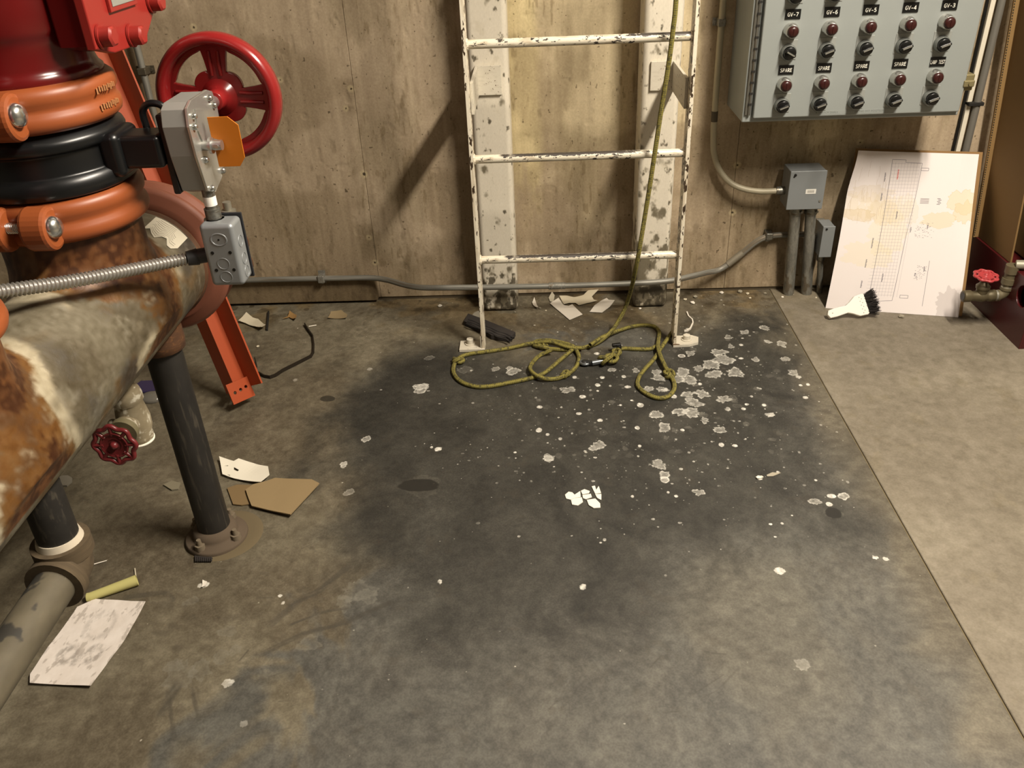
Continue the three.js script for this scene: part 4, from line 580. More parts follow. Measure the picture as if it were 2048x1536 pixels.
function wheel8(at, dir, R, m, parent) {     // scalloped cast wheel
  const pts = Array.from({ length: 64 }, (_, i) => { const a = i / 64 * 2 * Math.PI, q = R * (0.9 + 0.06 * Math.cos(8 * a)); return [q * Math.cos(a), 0.0, q * Math.sin(a)]; });
  const spokes = Array.from({ length: 8 }, (_, i) => { const a = i / 8 * 2 * Math.PI; return cyl([R * 0.5 * Math.cos(a), 0.0005, R * 0.5 * Math.sin(a)], [R * 0.92 * Math.cos(a), 0, R * 0.92 * Math.sin(a)], R * 0.085, R * 0.1, 10); });
  const dish = lathe([[R * 0.62, -0.002], [R * 0.64, 0.003], [R * 0.58, 0.004], [R * 0.5, 0.001], [R * 0.34, 0.0025], [R * 0.3, 0.0005], [R * 0.18, 0.001], [R * 0.16, 0.006], [R * 0.06, 0.0085], [0.0001, 0.009]], [0, 0, 0], [0, 1, 0], 36);
  return part('handwheel', [tube(pts, R * 0.11, 128, 10, true), ...spokes, dish].map((g) => aim(g, at, dir)), m, parent, 'scalloped red handwheel');
}

// ---------------------------------------------------------------- leaning orange beam
{
  const a = V(-0.85, 0, 0.69), b = V(...W(202, 100, 0.36)), d = b.clone().sub(a).normalize();
  const u = V(1, 0, 0).addScaledVector(d, -d.x).normalize(), w = u.clone().cross(d);     // u to the right, w toward the viewer
  if (w.z < 0) w.negate();
  const O = thing('steel_beam', 'bright orange steel beam leaning against the wall behind the header pipe', 'beam', [a.x, 0, a.z]);
  const om = mat(0x9f4117, 0.45), len = (a.z - 0.045) / -d.z;
  const prism = (pts, h0, h1) => { const m = new THREE.Matrix4().makeBasis(u, w, u.clone().cross(w)); const up = u.clone().cross(w).dot(d) > 0 ? 1 : -1; const g = extr(shapeOf(pts), (h1 - h0)); if (up < 0) g.translate(0, 0, -h1); else g.translate(0, 0, h0); return g.applyMatrix4(m).translate(a.x, a.y, a.z); };
  const p0 = [-0.062, -0.018], p1 = [p0[0] + 0.045, p0[1] + 0.034], p2 = [p1[0] + 0.024, p1[1] - 0.032], p3 = [p2[0] + 0.058, p2[1] + 0.044], t = 0.005;
  part('section', prism([p0, p1, p2, p3, [p3[0] + t * 0.6, p3[1] - t * 0.8], [p2[0] - t * 0.1, p2[1] - t * 1.4], [p1[0] - t * 0.1, p1[1] - t * 1.4], [p0[0] + t * 0.6, p0[1] - t * 0.8]], 0.055, len), om, O);
  const q = V(0, 0, 0), fx = u.clone().multiplyScalar(0.6).addScaledVector(w, -0.8);      // end plate lies in the plane of the middle face
  const mid = [p1[0], p1[1]];
  const hole = (x, y) => ringPts(0.005, 12, x, y).reverse();
  const pg = extr(shapeOf([[-0.03, 0.0], [0.044, 0.0], [0.044, 0.06], [-0.03, 0.06]], [hole(-0.012, 0.03), hole(0.008, 0.032), hole(0.027, 0.034)]), 0.004);
  part('end_plate', pg.applyMatrix4(new THREE.Matrix4().makeBasis(fx, d, fx.clone().cross(d))).translate(a.x + u.x * mid[0] + w.x * mid[1], u.y * mid[0] + w.y * mid[1] + 0.028, a.z + u.z * mid[0] + w.z * mid[1]), om, O, 'end plate with three bolt holes');
}

// ---------------------------------------------------------------- leaning drawing, cardboard, brush
{
  const sheetGrid = (fn, nu = 24, nv = 24, t = 0.0012) => {       // thin curved sheet with two faces and rims
    const P = [], U = [], I = [], q = (i, j, s) => (s * (nu + 1) + i) * (nv + 1) + j;
    const pos = (u, v) => V(...fn(u, v)), nrm = (u, v) => { const e = 0.01; return pos(Math.min(1, u + e), v).sub(pos(Math.max(0, u - e), v)).cross(pos(u, Math.min(1, v + e)).sub(pos(u, Math.max(0, v - e)))).normalize(); };
    for (let s = 0; s < 2; s++) for (let i = 0; i <= nu; i++) for (let j = 0; j <= nv; j++) { const p = pos(i / nu, j / nv).addScaledVector(nrm(i / nu, j / nv), s ? -t : 0); P.push(p.x, p.y, p.z); U.push(i / nu, j / nv); }
    for (let i = 0; i < nu; i++) for (let j = 0; j < nv; j++) { I.push(q(i, j, 0), q(i + 1, j, 0), q(i + 1, j + 1, 0), q(i, j, 0), q(i + 1, j + 1, 0), q(i, j + 1, 0)); I.push(q(i, j, 1), q(i + 1, j + 1, 1), q(i + 1, j, 1), q(i, j, 1), q(i, j + 1, 1), q(i + 1, j + 1, 1)); }
    for (let i = 0; i < nu; i++) for (const j of [0, nv]) I.push(q(i, j, 0), q(i, j, 1), q(i + 1, j, 0), q(i + 1, j, 0), q(i, j, 1), q(i + 1, j, 1));
    for (let j = 0; j < nv; j++) for (const i of [0, nu]) I.push(q(i, j, 0), q(i, j + 1, 0), q(i, j, 1), q(i, j, 1), q(i, j + 1, 0), q(i, j + 1, 1));
    const g = new THREE.BufferGeometry(); g.setAttribute('position', new THREE.Float32BufferAttribute(P, 3)); g.setAttribute('uv', new THREE.Float32BufferAttribute(U, 2)); g.setIndex(I); const n = g.toNonIndexed(); n.computeVertexNormals(); return n;
  };
  globalThis.__sheet = sheetGrid;
  const BL = V(0.946, 0.001, 0.152), BR = V(1.344, 0.001, 0.243), TL = V(0.993, 0.494, 0.03), TR = V(1.383, 0.474, 0.047);
  const quad = (u, v, o = 0) => { const p = BL.clone().lerp(BR, u).lerp(TL.clone().lerp(TR, u), v); const w = V(-0.2, 0.25, 0.94).multiplyScalar(o); return p.add(w); };
  const drawing = canvasMap(1024, 1280, (c, w, h) => {
    c.fillStyle = '#e6dedb'; c.fillRect(0, 0, w, h);
    const rs = (a, b) => rr(a, b);
    // tide-marked water stains
    const blob = (x, y, rx, ry, col, edge) => { c.beginPath(); const o = rnd() * 20; for (let i = 0; i <= 140; i++) { const a = i / 140 * 2 * Math.PI, k = 0.45 + 1.1 * fbm(Math.cos(a) * 2.6 + o, Math.sin(a) * 2.6 + o, 5); c.lineTo(x + rx * k * Math.cos(a), y + ry * k * Math.sin(a)); } c.closePath(); c.fillStyle = col; c.fill(); if (edge) { c.strokeStyle = edge; c.lineWidth = 3; c.stroke(); } };
    for (let i = 0; i < 9; i++) blob(40 + i * 62, 440 + rs(-20, 30), 62, 105, 'rgba(206,188,140,0.12)', 'rgba(178,150,92,0.10)');
    blob(310, 470, 120, 90, 'rgba(206,190,150,0.25)'); blob(380, 640, 150, 190, 'rgba(228,216,184,0.35)'); blob(180, 330, 190, 60, 'rgba(200,184,150,0.22)'); blob(120, 500, 130, 55, 'rgba(204,182,136,0.3)', 'rgba(176,150,100,0.25)');
    blob(935, 370, 105, 85, 'rgba(218,202,156,0.4)', 'rgba(190,166,112,0.35)'); blob(965, 450, 75, 80, 'rgba(212,194,148,0.4)', 'rgba(186,160,106,0.3)'); blob(770, 520, 130, 60, 'rgba(216,196,140,0.32)', 'rgba(206,190,150,0.25)');
    blob(940, 1180, 110, 120, 'rgba(170,162,158,0.38)'); blob(250, 820, 200, 120, 'rgba(230,216,176,0.3)');
    // plan: building outline, grid, notes
    c.strokeStyle = 'rgba(120,110,120,0.5)'; c.lineWidth = 1.4;
    for (let i = 0; i < 40; i++) { c.beginPath(); c.moveTo(330 - i * 1.1, 90 + i * 27); c.lineTo(560 - (i > 20 ? 60 : 0), 84 + i * 27); c.stroke(); }
    for (let i = 0; i < 10; i++) { c.beginPath(); c.moveTo(335 + i * 25, 80); c.lineTo(320 + i * 24, 1150); c.stroke(); }
    c.strokeStyle = 'rgba(60,56,70,0.75)'; c.lineWidth = 2.6; c.beginPath(); c.moveTo(320, 1200); c.lineTo(330, 60); c.lineTo(440, 60); c.lineTo(440, 78); c.lineTo(575, 82); c.stroke(); c.beginPath(); c.moveTo(575, 82); c.lineTo(560, 320); c.lineTo(530, 640); c.lineTo(505, 1180); c.lineTo(330, 1200); c.stroke();
    c.strokeRect(572, 118, 60, 20); c.strokeRect(560, 1130, 62, 24); c.beginPath(); c.moveTo(745, 840); c.lineTo(742, 1210); c.stroke();
    c.fillStyle = 'rgba(50,46,58,0.8)'; for (let i = 0; i < 5; i++) { c.fillRect(600, 352 + i * 9, 70, 3); c.fillRect(735 + (i % 2) * 8, 348 + i * 11, 26, 4); }
    c.font = '15px sans-serif'; const rot = (t, x, y, col = 'rgba(60,56,68,0.75)') => { c.save(); c.translate(x, y); c.rotate(-Math.PI / 2); c.fillStyle = col; for (let k = 0; k < t; k++) c.fillRect(k * 7, -6, 4.5, 8 + (k * 5) % 4); c.restore(); };
    rot(10, 290, 230); rot(9, 285, 380); rot(12, 272, 760); rot(10, 250, 920); rot(9, 245, 1090); rot(9, 430, 520); rot(10, 400, 1030); rot(11, 392, 210, 'rgba(214,60,50,0.9)'); rot(6, 560, 620); rot(5, 690, 590); rot(6, 715, 930); rot(4, 650, 970);
    for (let i = 0; i < 60; i++) { c.fillStyle = 'rgba(70,66,76,0.6)'; c.fillRect(rs(590, 740), rs(540, 660), rs(3, 12), 2.5); c.fillRect(rs(640, 730), rs(880, 1000), rs(3, 10), 2.5); }
    c.strokeStyle = 'rgba(150,120,90,0.35)'; c.lineWidth = 2; for (let i = 0; i < 26; i++) { c.beginPath(); const x = rs(20, 330), y = rs(60, 500); c.moveTo(x, y); c.quadraticCurveTo(x + rs(-14, 14), y + 40, x + rs(-8, 8), y + rs(50, 110)); c.stroke(); }
  });
  solo('site_drawing', 'large water-stained printed plan sheet leaning against the wall', 'drawing', sheetGrid((u, v) => { const k = sst(0.72, 1, v) * sst(0.16, 0, u), s = Math.sin(v * 3.1) * 0.012 * (1 - u); const p = quad(u, v, 0.003 + 0.016 * k + 0.006 * sst(0.85, 1, u) * Math.sin(v * 5)); return [p.x + 0.014 * k + s * 0.3, p.y, p.z + s * 0.5 + 0.002]; }, 30, 34, 0.0006), mat(0xffffff, 0.75, 0, { map: drawing }));
  solo('cardboard_sheet', 'brown cardboard backing just behind the leaning plan sheet', 'cardboard', sheetGrid((u, v) => { const p = quad(0.03 + u * 1.005, v * 1.012, -0.008); return [p.x, Math.max(0.0005, p.y), p.z]; }, 8, 8, 0.005), mat(0x8a6a40, 0.85));

  // counter brush lying against the sheet
  const br = thing('scrub_brush', 'white-handled brush with dark bristles lying before the plan sheet', 'brush', F(1700, 622));
  const o = V(...F(1661, 633, 0.008)), e = V(...W(1733, 612, 0.212)), ax = e.clone().sub(o).normalize(), tilt = V(0, 0.8, -0.55), L = e.distanceTo(o);
  const hs = [[-0.008, -0.0105], [0.012, -0.012], [0.05, -0.01], [0.066, -0.018], [0.085, -0.031], [L * 0.9, -0.033], [L * 0.93, -0.03], [L * 0.93, 0.03], [L * 0.9, 0.033], [0.085, 0.031], [0.066, 0.018], [0.05, 0.01], [0.012, 0.012], [-0.008, 0.0105], [-0.013, 0]];
  part('handle', place(extr(shapeOf(hs, [ringPts(0.0035, 14, 0.001, 0).reverse()]), 0.011, 0.0025), [o.x, o.y + 0.009, o.z], ax.toArray(), tilt.toArray()), mat(0xe4e0d6, 0.55), br, 'white plastic handle and block');
  const bristles = []; const X = ax, Y = tilt.clone().addScaledVector(ax, -tilt.dot(ax)).normalize(), Z = X.clone().cross(Y);
  for (let i = 0; i < 420; i++) { const s = rr(-0.031, 0.031), z = rr(0.0, 0.013), l = rr(0.028, 0.046) * (1 - Math.abs(s) * 3), b = o.clone().add(V(0, 0.009, 0)).addScaledVector(X, L * 0.925).addScaledVector(Y, s).addScaledVector(Z, z), t = b.clone().addScaledVector(X, l).addScaledVector(Y, s * 0.25 + rr(-0.01, 0.01)).addScaledVector(Z, rr(-0.012, 0.012)); t.y = Math.max(0.002, t.y); bristles.push(cyl(b.toArray(), t.toArray(), 0.0009, 0.0006, 4, true)); }
  const bm = part('bristles', bristles, mat(0x1d1712, 0.8), br, 'dark brown bristles'); bm.userData.kind = 'stuff';
  part('stitch', Array.from({ length: 9 }, (_, i) => { const b = o.clone().add(V(0, 0.009, 0)).addScaledVector(X, L * 0.8 + (i % 2) * 0.006).addScaledVector(Y, -0.026 + i * 0.0065).addScaledVector(Z, 0.0135); return ball(b.toArray(), 0.0016); }), mat(0xb5b0a4, 0.7), br);
}

// ---------------------------------------------------------------- red base, tall cardboard, cabinet and the small valve at the right
{
  const rb = thing('machine_skid', 'dark red painted steel machine skid standing on the floor', 'skid', [1.9, 0, 0.26]);
  const redP = mat(0x431012, 0.35);
  const side = place(extr(shapeOf([[0.02, 0], [0.462, 0], [0.462, 0.19], [0.45, 0.202], [0.02, 0.202]], [ringPts(0.034, 28, 0.405, 0.148).reverse()]), 0.012, 0.0015), [1.432, 0, 0], [0, 0, 1], [0, 1, 0]);
  part('side_plate', side.translate(0.012, 0, 0), redP, rb);
  part('front_plate', box(1.434, 2.4, 0.0, 0.2, 0.45, 0.464, 0.004), redP, rb);
  part('deck', box(1.434, 2.4, 0.192, 0.203, 0.02, 0.464, 0.003), redP, rb);
  const cab = thing('equipment_cabinet', 'tan metal cabinet on the dark red skid behind the tall cardboard', 'cabinet', [1.95, 0.203, 0.25]);
  part('body', box(1.49, 2.38, 0.204, 1.5, 0.03, 0.42, 0.006), mat(0x8c7347, 0.6), cab);
  part('door', box(1.51, 2.36, 0.23, 1.47, 0.42, 0.432, 0.004), mat(0x8c7347, 0.6), cab);
  // sheet of corrugated board on edge, square to the wall, its fluted edge turned to the room
  const cs = thing('corrugated_board', 'tall brown corrugated cardboard standing on the dark red skid', 'cardboard', [1.43, 0.203, 0.15]);
  const cbM = mat(0x7e633b, 0.9), x = 1.433; cs.rotation.z = 0.081;
  part('face', box(x + 0.004, x + 0.0095, 0.204, 1.55, 0.066, 0.285, 0.001), cbM, cs);
  part('fluted_edge', [box(x - 0.012, x + 0.006, 0.204, 1.55, 0.06, 0.068, 0.0005)], mat(0x84683e, 0.9), cs, 'pale cut edge showing the flutes');
  part('flute_hole', Array.from({ length: 170 }, (_, i) => box(x - 0.0108, x - 0.0078, 0.21 + i * 0.0078, 0.2142 + i * 0.0078, 0.0678, 0.0686)), M.dark, cs);

  const sv = thing('gate_valve', 'small brass gate valve with a bright red handwheel beside the red skid', 'valve', [1.36, 0.09, 0.32]);
  const brass = mat(0x5f5640, 0.5, 0.4), z = 0.325, y = 0.115;
  part('body', [lathe([[0.011, 0], [0.0175, 0], [0.0185, 0.004], [0.0185, 0.022], [0.015, 0.026], [0.017, 0.045], [0.0195, 0.055], [0.017, 0.068], [0.015, 0.074], [0.0185, 0.078], [0.0185, 0.095], [0.012, 0.096]], [1.298, y, z], [1, 0, 0], 24), cyl([1.352, y, z], [1.352, y + 0.026, z], 0.016, 0.0175, 20), lathe([[0.02, 0.026], [0.021, 0.034], [0.014, 0.04], [0.01, 0.052], [0.0045, 0.054], [0.0045, 0.07]], [1.352, y, z], [0, 1, 0], 20)], brass, sv);
  part('open_bore', cyl([1.2972, y, z], [1.306, y, z], 0.0125, 0.0125, 20), M.black, sv);
  wheel8([1.352, y + 0.067, z], [0.02, 1, 0.12], 0.036, mat(0xa83c3e, 0.4), sv);
  const fit = thing('pipe_fittings', 'dull pipe elbow and union leading from the small valve up the red skid', 'pipe fitting', [1.42, 0.1, 0.325]);
  const dull = mat(0x6a614a, 0.55, 0.3), silver = mat(0xb9b5a6, 0.35, 0.7);
  part('thread_ring', cyl([1.394, y, z], [1.4, y, z], 0.0165, 0.0165, 20), silver, fit);
  part('elbow', [tube([[1.398, y, z], [1.41, y + 0.001, z], [1.42, y + 0.009, z], [1.424, y + 0.022, z]], 0.0155, 20, 16), cyl([1.4, y, z], [1.408, y, z], 0.018, 0.018, 18), cyl([1.424, y + 0.02, z], [1.424, y + 0.028, z], 0.018, 0.018, 18)], dull, fit);
  part('thread_ring', cyl([1.424, y + 0.027, z], [1.424, y + 0.033, z], 0.0165, 0.0165, 20), silver, fit);
  part('union', [cyl([1.424, y + 0.033, z], [1.425, y + 0.075, z], 0.0165, 0.0165, 18), cyl([1.424, y + 0.04, z], [1.4245, y + 0.058, z], 0.021, 0.021, 8), cyl([1.425, y + 0.075, z], [1.425, y + 0.1, z], 0.02, 0.02, 18)], dull, fit);
  part('side_union', [cyl([1.428, y + 0.104, z + 0.006], [1.45, y + 0.106, z + 0.014], 0.0145, 0.0145, 6), cyl([1.45, y + 0.106, z + 0.014], [1.476, y + 0.108, z + 0.02], 0.012, 0.012, 16), cyl([1.458, y + 0.106, z + 0.016], [1.47, y + 0.107, z + 0.019], 0.0165, 0.0165, 8)], mat(0x9a9584, 0.5, 0.3), fit);
  part('riser', [cyl([1.425, y + 0.1, z], [1.428, 0.6, z - 0.02], 0.011, 0.011, 16)].slice(0, 0).concat([cyl([1.47, y + 0.106, z + 0.02], [1.474, 0.8, z + 0.02], 0.0105, 0.0105, 16)]), mat(0x857c66, 0.5, 0.2), fit);
}

// ---------------------------------------------------------------- litter on the floor
{
  const sheet = (name, label, cat, pts, m, { t = 0.0012, lift = 0, curl = 0, tiltX = 0, tiltZ = 0, group, holes = [], y = 0, uv } = {}) => {
    const P = pts.map(([a, b]) => F(a, b)), cx = P.reduce((s, p) => s + p[0], 0) / P.length, cz = P.reduce((s, p) => s + p[2], 0) / P.length;
    // dense fan so that the sheet can bend
    const ctr = [cx, cz], g = extr(shapeOf(P.map((p) => [p[0] - cx, -(p[2] - cz)]), holes.map((h) => h.map(([a, b]) => { const q = F(a, b); return [q[0] - cx, -(q[2] - cz)]; }))), t).rotateX(-Math.PI / 2);
    const n = subdivide(clean(g), 3), p = n.attributes.position, R = Math.max(...P.map((q) => Math.hypot(q[0] - cx, q[2] - cz)));
    for (let i = 0; i < p.count; i++) { const X = p.getX(i), Z = p.getZ(i); p.setY(i, p.getY(i) + lift + Math.max(0, curl * ((X * X + Z * Z) / (R * R)) + X * tiltX + Z * tiltZ + (curl ? 0.25 * curl * (pn(X * 18 + cx * 9, Z * 18, cz * 7) + 0.4) : 0))); }
    n.computeVertexNormals();
    const q = uv ? uvBy(n, (x, yy, z) => { const b = [x + cx, z + cz]; return uv(b[0], b[1]); }) : n;
    q.translate(cx, y + 0.0006, cz);
    return solo(name, label, cat, q, m, group);
  };
  function subdivide(g, k) { let a = g.attributes.position.array, n = a.length / 9; for (let s = 0; s < k; s++) { const o = []; for (let i = 0; i < n; i++) { const v = [0, 1, 2].map((j) => [a[i * 9 + j * 3], a[i * 9 + j * 3 + 1], a[i * 9 + j * 3 + 2]]), m = (x, y) => x.map((c, q) => (c + y[q]) / 2), d = (x, y) => Math.hypot(x[0] - y[0], x[1] - y[1], x[2] - y[2]); if (Math.max(d(v[0], v[1]), d(v[1], v[2]), d(v[2], v[0])) < 0.012) { o.push(...v.flat()); continue; } const e = [m(v[0], v[1]), m(v[1], v[2]), m(v[2], v[0])]; for (const t of [[v[0], e[0], e[2]], [e[0], v[1], e[1]], [e[2], e[1], v[2]], [e[0], e[1], e[2]]]) o.push(...t.flat()); } a = o; n = a.length / 9; } const r = new THREE.BufferGeometry(); r.setAttribute('position', new THREE.Float32BufferAttribute(a, 3)); r.computeVertexNormals(); return clean(r); }
  const z3 = (x, y) => [x / 2.56, 800 + y / 2.56], z5 = (x, y) => [400 + x / 5.12, 530 + y / 5.12], z7 = (x, y) => [870 + x / 5.389, 560 + y / 5.389], z8 = (x, y) => [1000 + x / 3.151, 650 + y / 3.151], za = (x, y) => [x / 5.12, 700 + y / 5.12];
  const paper = mat(0xd6cfc2, 0.85), paperC = mat(0xc9bfa6, 0.85), kraft = mat(0xa08456, 0.88), stone = mat(0x8d8674, 0.9), charcoal = mat(0x2a2522, 0.8);

  const foot = dataMap(512, 512, (u, v) => { const a = fbm(u * 7, v * 7, 4), b = fbm(u * 30 + 5, v * 30, 3); let c = mix([222, 214, 206], [202, 192, 182], a); const ring = (x, y, r) => 1 - sst(0.0, 0.09, Math.abs(Math.hypot((u - x) * 1.0, (v - y) * 1.3) - r) + (a - 0.5) * 0.1 + (b - 0.5) * 0.06); const m = Math.max(ring(0.28, 0.32, 0.11), ring(0.66, 0.36, 0.1), ring(0.46, 0.28, 0.05), 0.5 * ring(0.45, 0.7, 0.2)); c = mix(c, [120, 112, 104], m * 0.55 * sst(0.2, 0.7, fbm(u * 16 + 3, v * 16, 4))); c = mix(c, [150, 140, 130], sst(0.58, 0.7, fbm(u * 12 + 40, v * 9, 4)) * 0.5); return c; });
  { const o = F(...z3(160, 1440)), ex = F(...z3(470, 1478)), ey = F(...z3(480, 1030)); const A = [ex[0] - o[0], ex[2] - o[2]], B = [ey[0] - o[0], ey[2] - o[2]], D = A[0] * B[1] - A[1] * B[0];
    sheet('paper_sheet', 'white paper sheet printed with dirty boot marks beside the drain pipe', 'paper', [[490, 1030], [620, 1036], [750, 1045], [690, 1150], [640, 1235], [560, 1345], [470, 1478], [310, 1468], [160, 1462], [160, 1415], [250, 1270], [330, 1165], [400, 1070]].map((p) => z3(...p)), mat(0xffffff, 0.85, 0, { map: foot }), { curl: 0.006, uv: (x, z) => { const X = x - o[0], Z = z - o[2]; return [(X * B[1] - Z * B[0]) / D, (A[0] * Z - A[1] * X) / D]; } }); }
  { const a = F(...z3(452, 1012), 0.009), b = F(...z3(702, 922), 0.012); solo('paper_roll', 'rolled yellow paper tube on the floor near the drain elbow', 'paper roll', [cyl(a, b, 0.0095, 0.012, 18, true), cyl(a, b, 0.0085, 0.011, 18, true), cyl([a[0] - 0.002, a[1], a[2]], [a[0] + 0.006, a[1], a[2] - 0.002], 0.0102, 0.0102, 14, true)], mat(0xb2ab6c, 0.85, 0, { side: THREE.DoubleSide })); }
  sheet('cardboard_scrap', 'folded tan cardboard scrap with torn edge beside the pipe stand', 'cardboard', [[1262, 475], [1300, 448], [1370, 430], [1412, 415], [1600, 430], [1640, 452], [1590, 505], [1492, 608], [1400, 585], [1292, 558], [1275, 515]].map((p) => z3(...p)), mat(0x8a7654, 0.88), { t: 0.003, tiltX: 0.06, lift: 0.007 });
  sheet('cardboard_scrap', 'brown cardboard scrap lying right against the black pipe post', 'cardboard', [[1165, 458], [1215, 440], [1300, 442], [1268, 472], [1282, 538], [1238, 545], [1195, 540]].map((p) => z3(...p)), mat(0x75603f, 0.88), { t: 0.003, lift: 0.001 });
  sheet('paper_scrap', 'clean white torn paper behind the pipe stand with dark holes', 'paper', [[1128, 310], [1200, 325], [1225, 313], [1300, 330], [1375, 352], [1385, 405], [1340, 442], [1200, 412], [1142, 392]].map((p) => z3(...p)), mat(0xe2dccb, 0.8), { curl: 0.012, lift: 0.001, holes: [[[1200, 352], [1226, 366], [1218, 374], [1200, 366]], [[1166, 392], [1182, 396], [1176, 404]], [[1150, 350], [1172, 344], [1170, 349]]].map((h) => h.map((p) => z3(...p)).reverse()) });
  sheet('paper_scrap', 'white paper card in front of the torn tan piece by the wall', 'paper', [[1240, 265], [1335, 210], [1362, 240], [1395, 285], [1440, 290], [1480, 275], [1590, 380], [1450, 440], [1350, 355]].map((p) => z7(...p)), paper, { lift: 0.002, tiltZ: -0.06 });
  sheet('paper_scrap', 'white paper card with faint lines beside the hanging rope', 'paper', [[1668, 352], [1720, 282], [1790, 240], [1850, 215], [1872, 232], [1936, 235], [1880, 300], [1800, 360]].map((p) => z7(...p)), paper, { lift: 0.002, tiltZ: -0.1 });
  sheet('paper_scrap', 'raggedly torn tan paper curled up at the wall foot', 'paper', [[1340, 215], [1420, 205], [1500, 205], [1600, 190], [1690, 132], [1750, 100], [1780, 142], [1690, 205], [1712, 232], [1750, 242], [1640, 262], [1550, 285], [1512, 260], [1450, 262], [1390, 285]].map((p) => z7(...p)), paperC, { curl: 0.014, lift: 0.004, tiltZ: -0.12 });
  sheet('paper_scrap', 'small grey paper chip leaning beside the torn tan piece', 'paper', [[1225, 205], [1262, 168], [1290, 190], [1275, 245], [1240, 240]].map((p) => z7(...p)), mat(0xaaa390, 0.85), { tiltZ: -0.4, lift: 0.002 });
  sheet('paper_scrap', 'small bright white paper shred between the columns', 'paper', [[1048, 258], [1072, 224], [1090, 262], [1112, 318], [1095, 320], [1062, 288]].map((p) => z7(...p)), paper, { curl: 0.01, lift: 0.002 });
  sheet('paper_scrap', 'crumpled beige paper near the orange beam foot', 'paper', [[400, 600], [440, 565], [485, 530], [545, 560], [600, 572], [650, 628], [682, 660], [640, 690], [560, 650], [470, 612]].map((p) => z5(...p)), paperC, { curl: 0.016, lift: 0.003 });
  sheet('leaf_scrap', 'small brown leaf-like scrap near the wall foot', 'scrap', [[850, 572], [900, 540], [925, 500], [992, 530], [985, 588], [915, 545]].map((p) => z5(...p)), mat(0x8a6a3c, 0.9), { curl: 0.012, lift: 0.002 });
  sheet('paper_scrap', 'flat tan scrap beside the plinth end', 'paper', [[1312, 555], [1345, 495], [1450, 478], [1510, 520], [1500, 560], [1400, 555]].map((p) => z5(...p)), mat(0x877656, 0.9), { curl: 0.006 });
  sheet('tile_offcut', 'grey rounded offcut behind the charred plank', 'offcut', [[385, 425], [420, 372], [465, 350], [500, 365], [500, 440], [430, 445]].map((p) => z7(...p)), mat(0x837d6e, 0.9), { t: 0.006 });
  { // charred ridged plank, propped on a bit of grit
    const pl = thing('plank', 'dark charred plank offcut lying behind the ladder foot', 'plank', F(...z7(590, 560)));
    const c = [[318, 492], [360, 412], [520, 470], [865, 612], [805, 672], [610, 642], [520, 585]].map((p) => F(...z7(...p)));
    part('board', extr(shapeOf(c.map((p) => [p[0], -p[2]])), 0.014, 0.001).rotateX(-Math.PI / 2).translate(0, 0.003, 0), charcoal, pl);
    const d0 = [[340, 470], [350, 445], [360, 425]], d1 = [[800, 655], [828, 636], [850, 618]];
    for (let i = 0; i < 3; i++) { const a = F(...z7(...d0[i]), 0.018), b = F(...z7(...d1[i]), 0.018); part('ridge', tube(Array.from({ length: 12 }, (_, k) => [a[0] + (b[0] - a[0]) * k / 11, 0.017 + 0.001 * Math.sin(k * 2.1), a[2] + (b[2] - a[2]) * k / 11 + 0.0025 * Math.sin(k * 1.7 + i)]), 0.0035, 40, 6), mat(0x1d1917, 0.85), pl); }
  }
  solo('bent_strap', 'thin dark bent metal strap lying beside the orange beam', 'strap', [strap([[1075, 622], [1110, 680], [1158, 745], [1168, 820], [1166, 900], [1140, 948], [1000, 1020], [850, 1095], [775, 1145], [720, 1165], [660, 1155], [605, 1122]].map((p) => F(...z5(...p))), 0.011, 0.0035)], mat(0x2a2218, 0.6, 0.4));
  solo('bent_strap', 'short dark upright sliver of metal touching the orange beam', 'strap', [strap([[570, 1000], [582, 1040], [578, 1075]].map((p) => F(...z5(...p))), 0.02, 0.003)], mat(0x1f1a14, 0.6, 0.3));
  solo('wall_sliver', 'thin black strip standing across the plinth gap', 'strip', [strap([F(...z5(705, 490)), F(...z5(688, 675))], 0.008, 0.005)], mat(0x17140f, 0.8));
  { // peeling white paint flakes in one patch
    const pf = thing('paint_flakes', 'cracked patch of peeling white paint flakes on the dark slab', 'paint flakes', F(...z8(530, 1095)));
    const fl = [[[410, 1075], [432, 1056], [455, 1060], [470, 1075], [505, 1052], [508, 1088], [470, 1094], [445, 1105], [418, 1098]], [[448, 1108], [470, 1097], [515, 1092], [522, 1120], [490, 1142], [455, 1136]], [[510, 1050], [532, 1040], [565, 1052], [560, 1064], [520, 1072]], [[520, 1078], [572, 1070], [578, 1090], [540, 1102], [524, 1096]], [[548, 1108], [600, 1100], [630, 1130], [632, 1156], [590, 1158], [560, 1140]], [[578, 1022], [598, 1018], [606, 1044], [622, 1020], [636, 1062], [600, 1068]], [[600, 1072], [638, 1070], [638, 1108], [612, 1094]]];
    const fm = mat(0xdedacd, 0.7);
    for (const q of fl) { const c = q.map((p) => F(...z8(...p))); part('flake', extr(shapeOf(c.map((p) => [p[0], -p[2]])), 0.0016, 0.0003).rotateX(-Math.PI / 2).translate(0, 0.0008 + rr(0, 0.001), 0), fm, pf); }
  }
  const chips = [[[1610, 965], [1625, 955], [1650, 958], [1660, 968], [1620, 976]], [[1680, 948], [1715, 932], [1770, 938], [1720, 955], [1682, 958]]];
  sheet('paint_chip', 'bright white curled paint chip on the dark slab', 'paint chip', chips[0].map((p) => z8(...p)), paper, { curl: 0.004 });
  sheet('paint_chip', 'long pale sliver beside the white curled chip', 'paint chip', chips[1].map((p) => z8(...p)), mat(0x9b9482, 0.9), { curl: 0.002 });
  sheet('paint_chip', 'small white chip on the floor in front of the pipe stand', 'paint chip', [[1040, 930], [1062, 935], [1056, 955], [1034, 966]].map((p) => z3(...p)), paper, { curl: 0.004 });
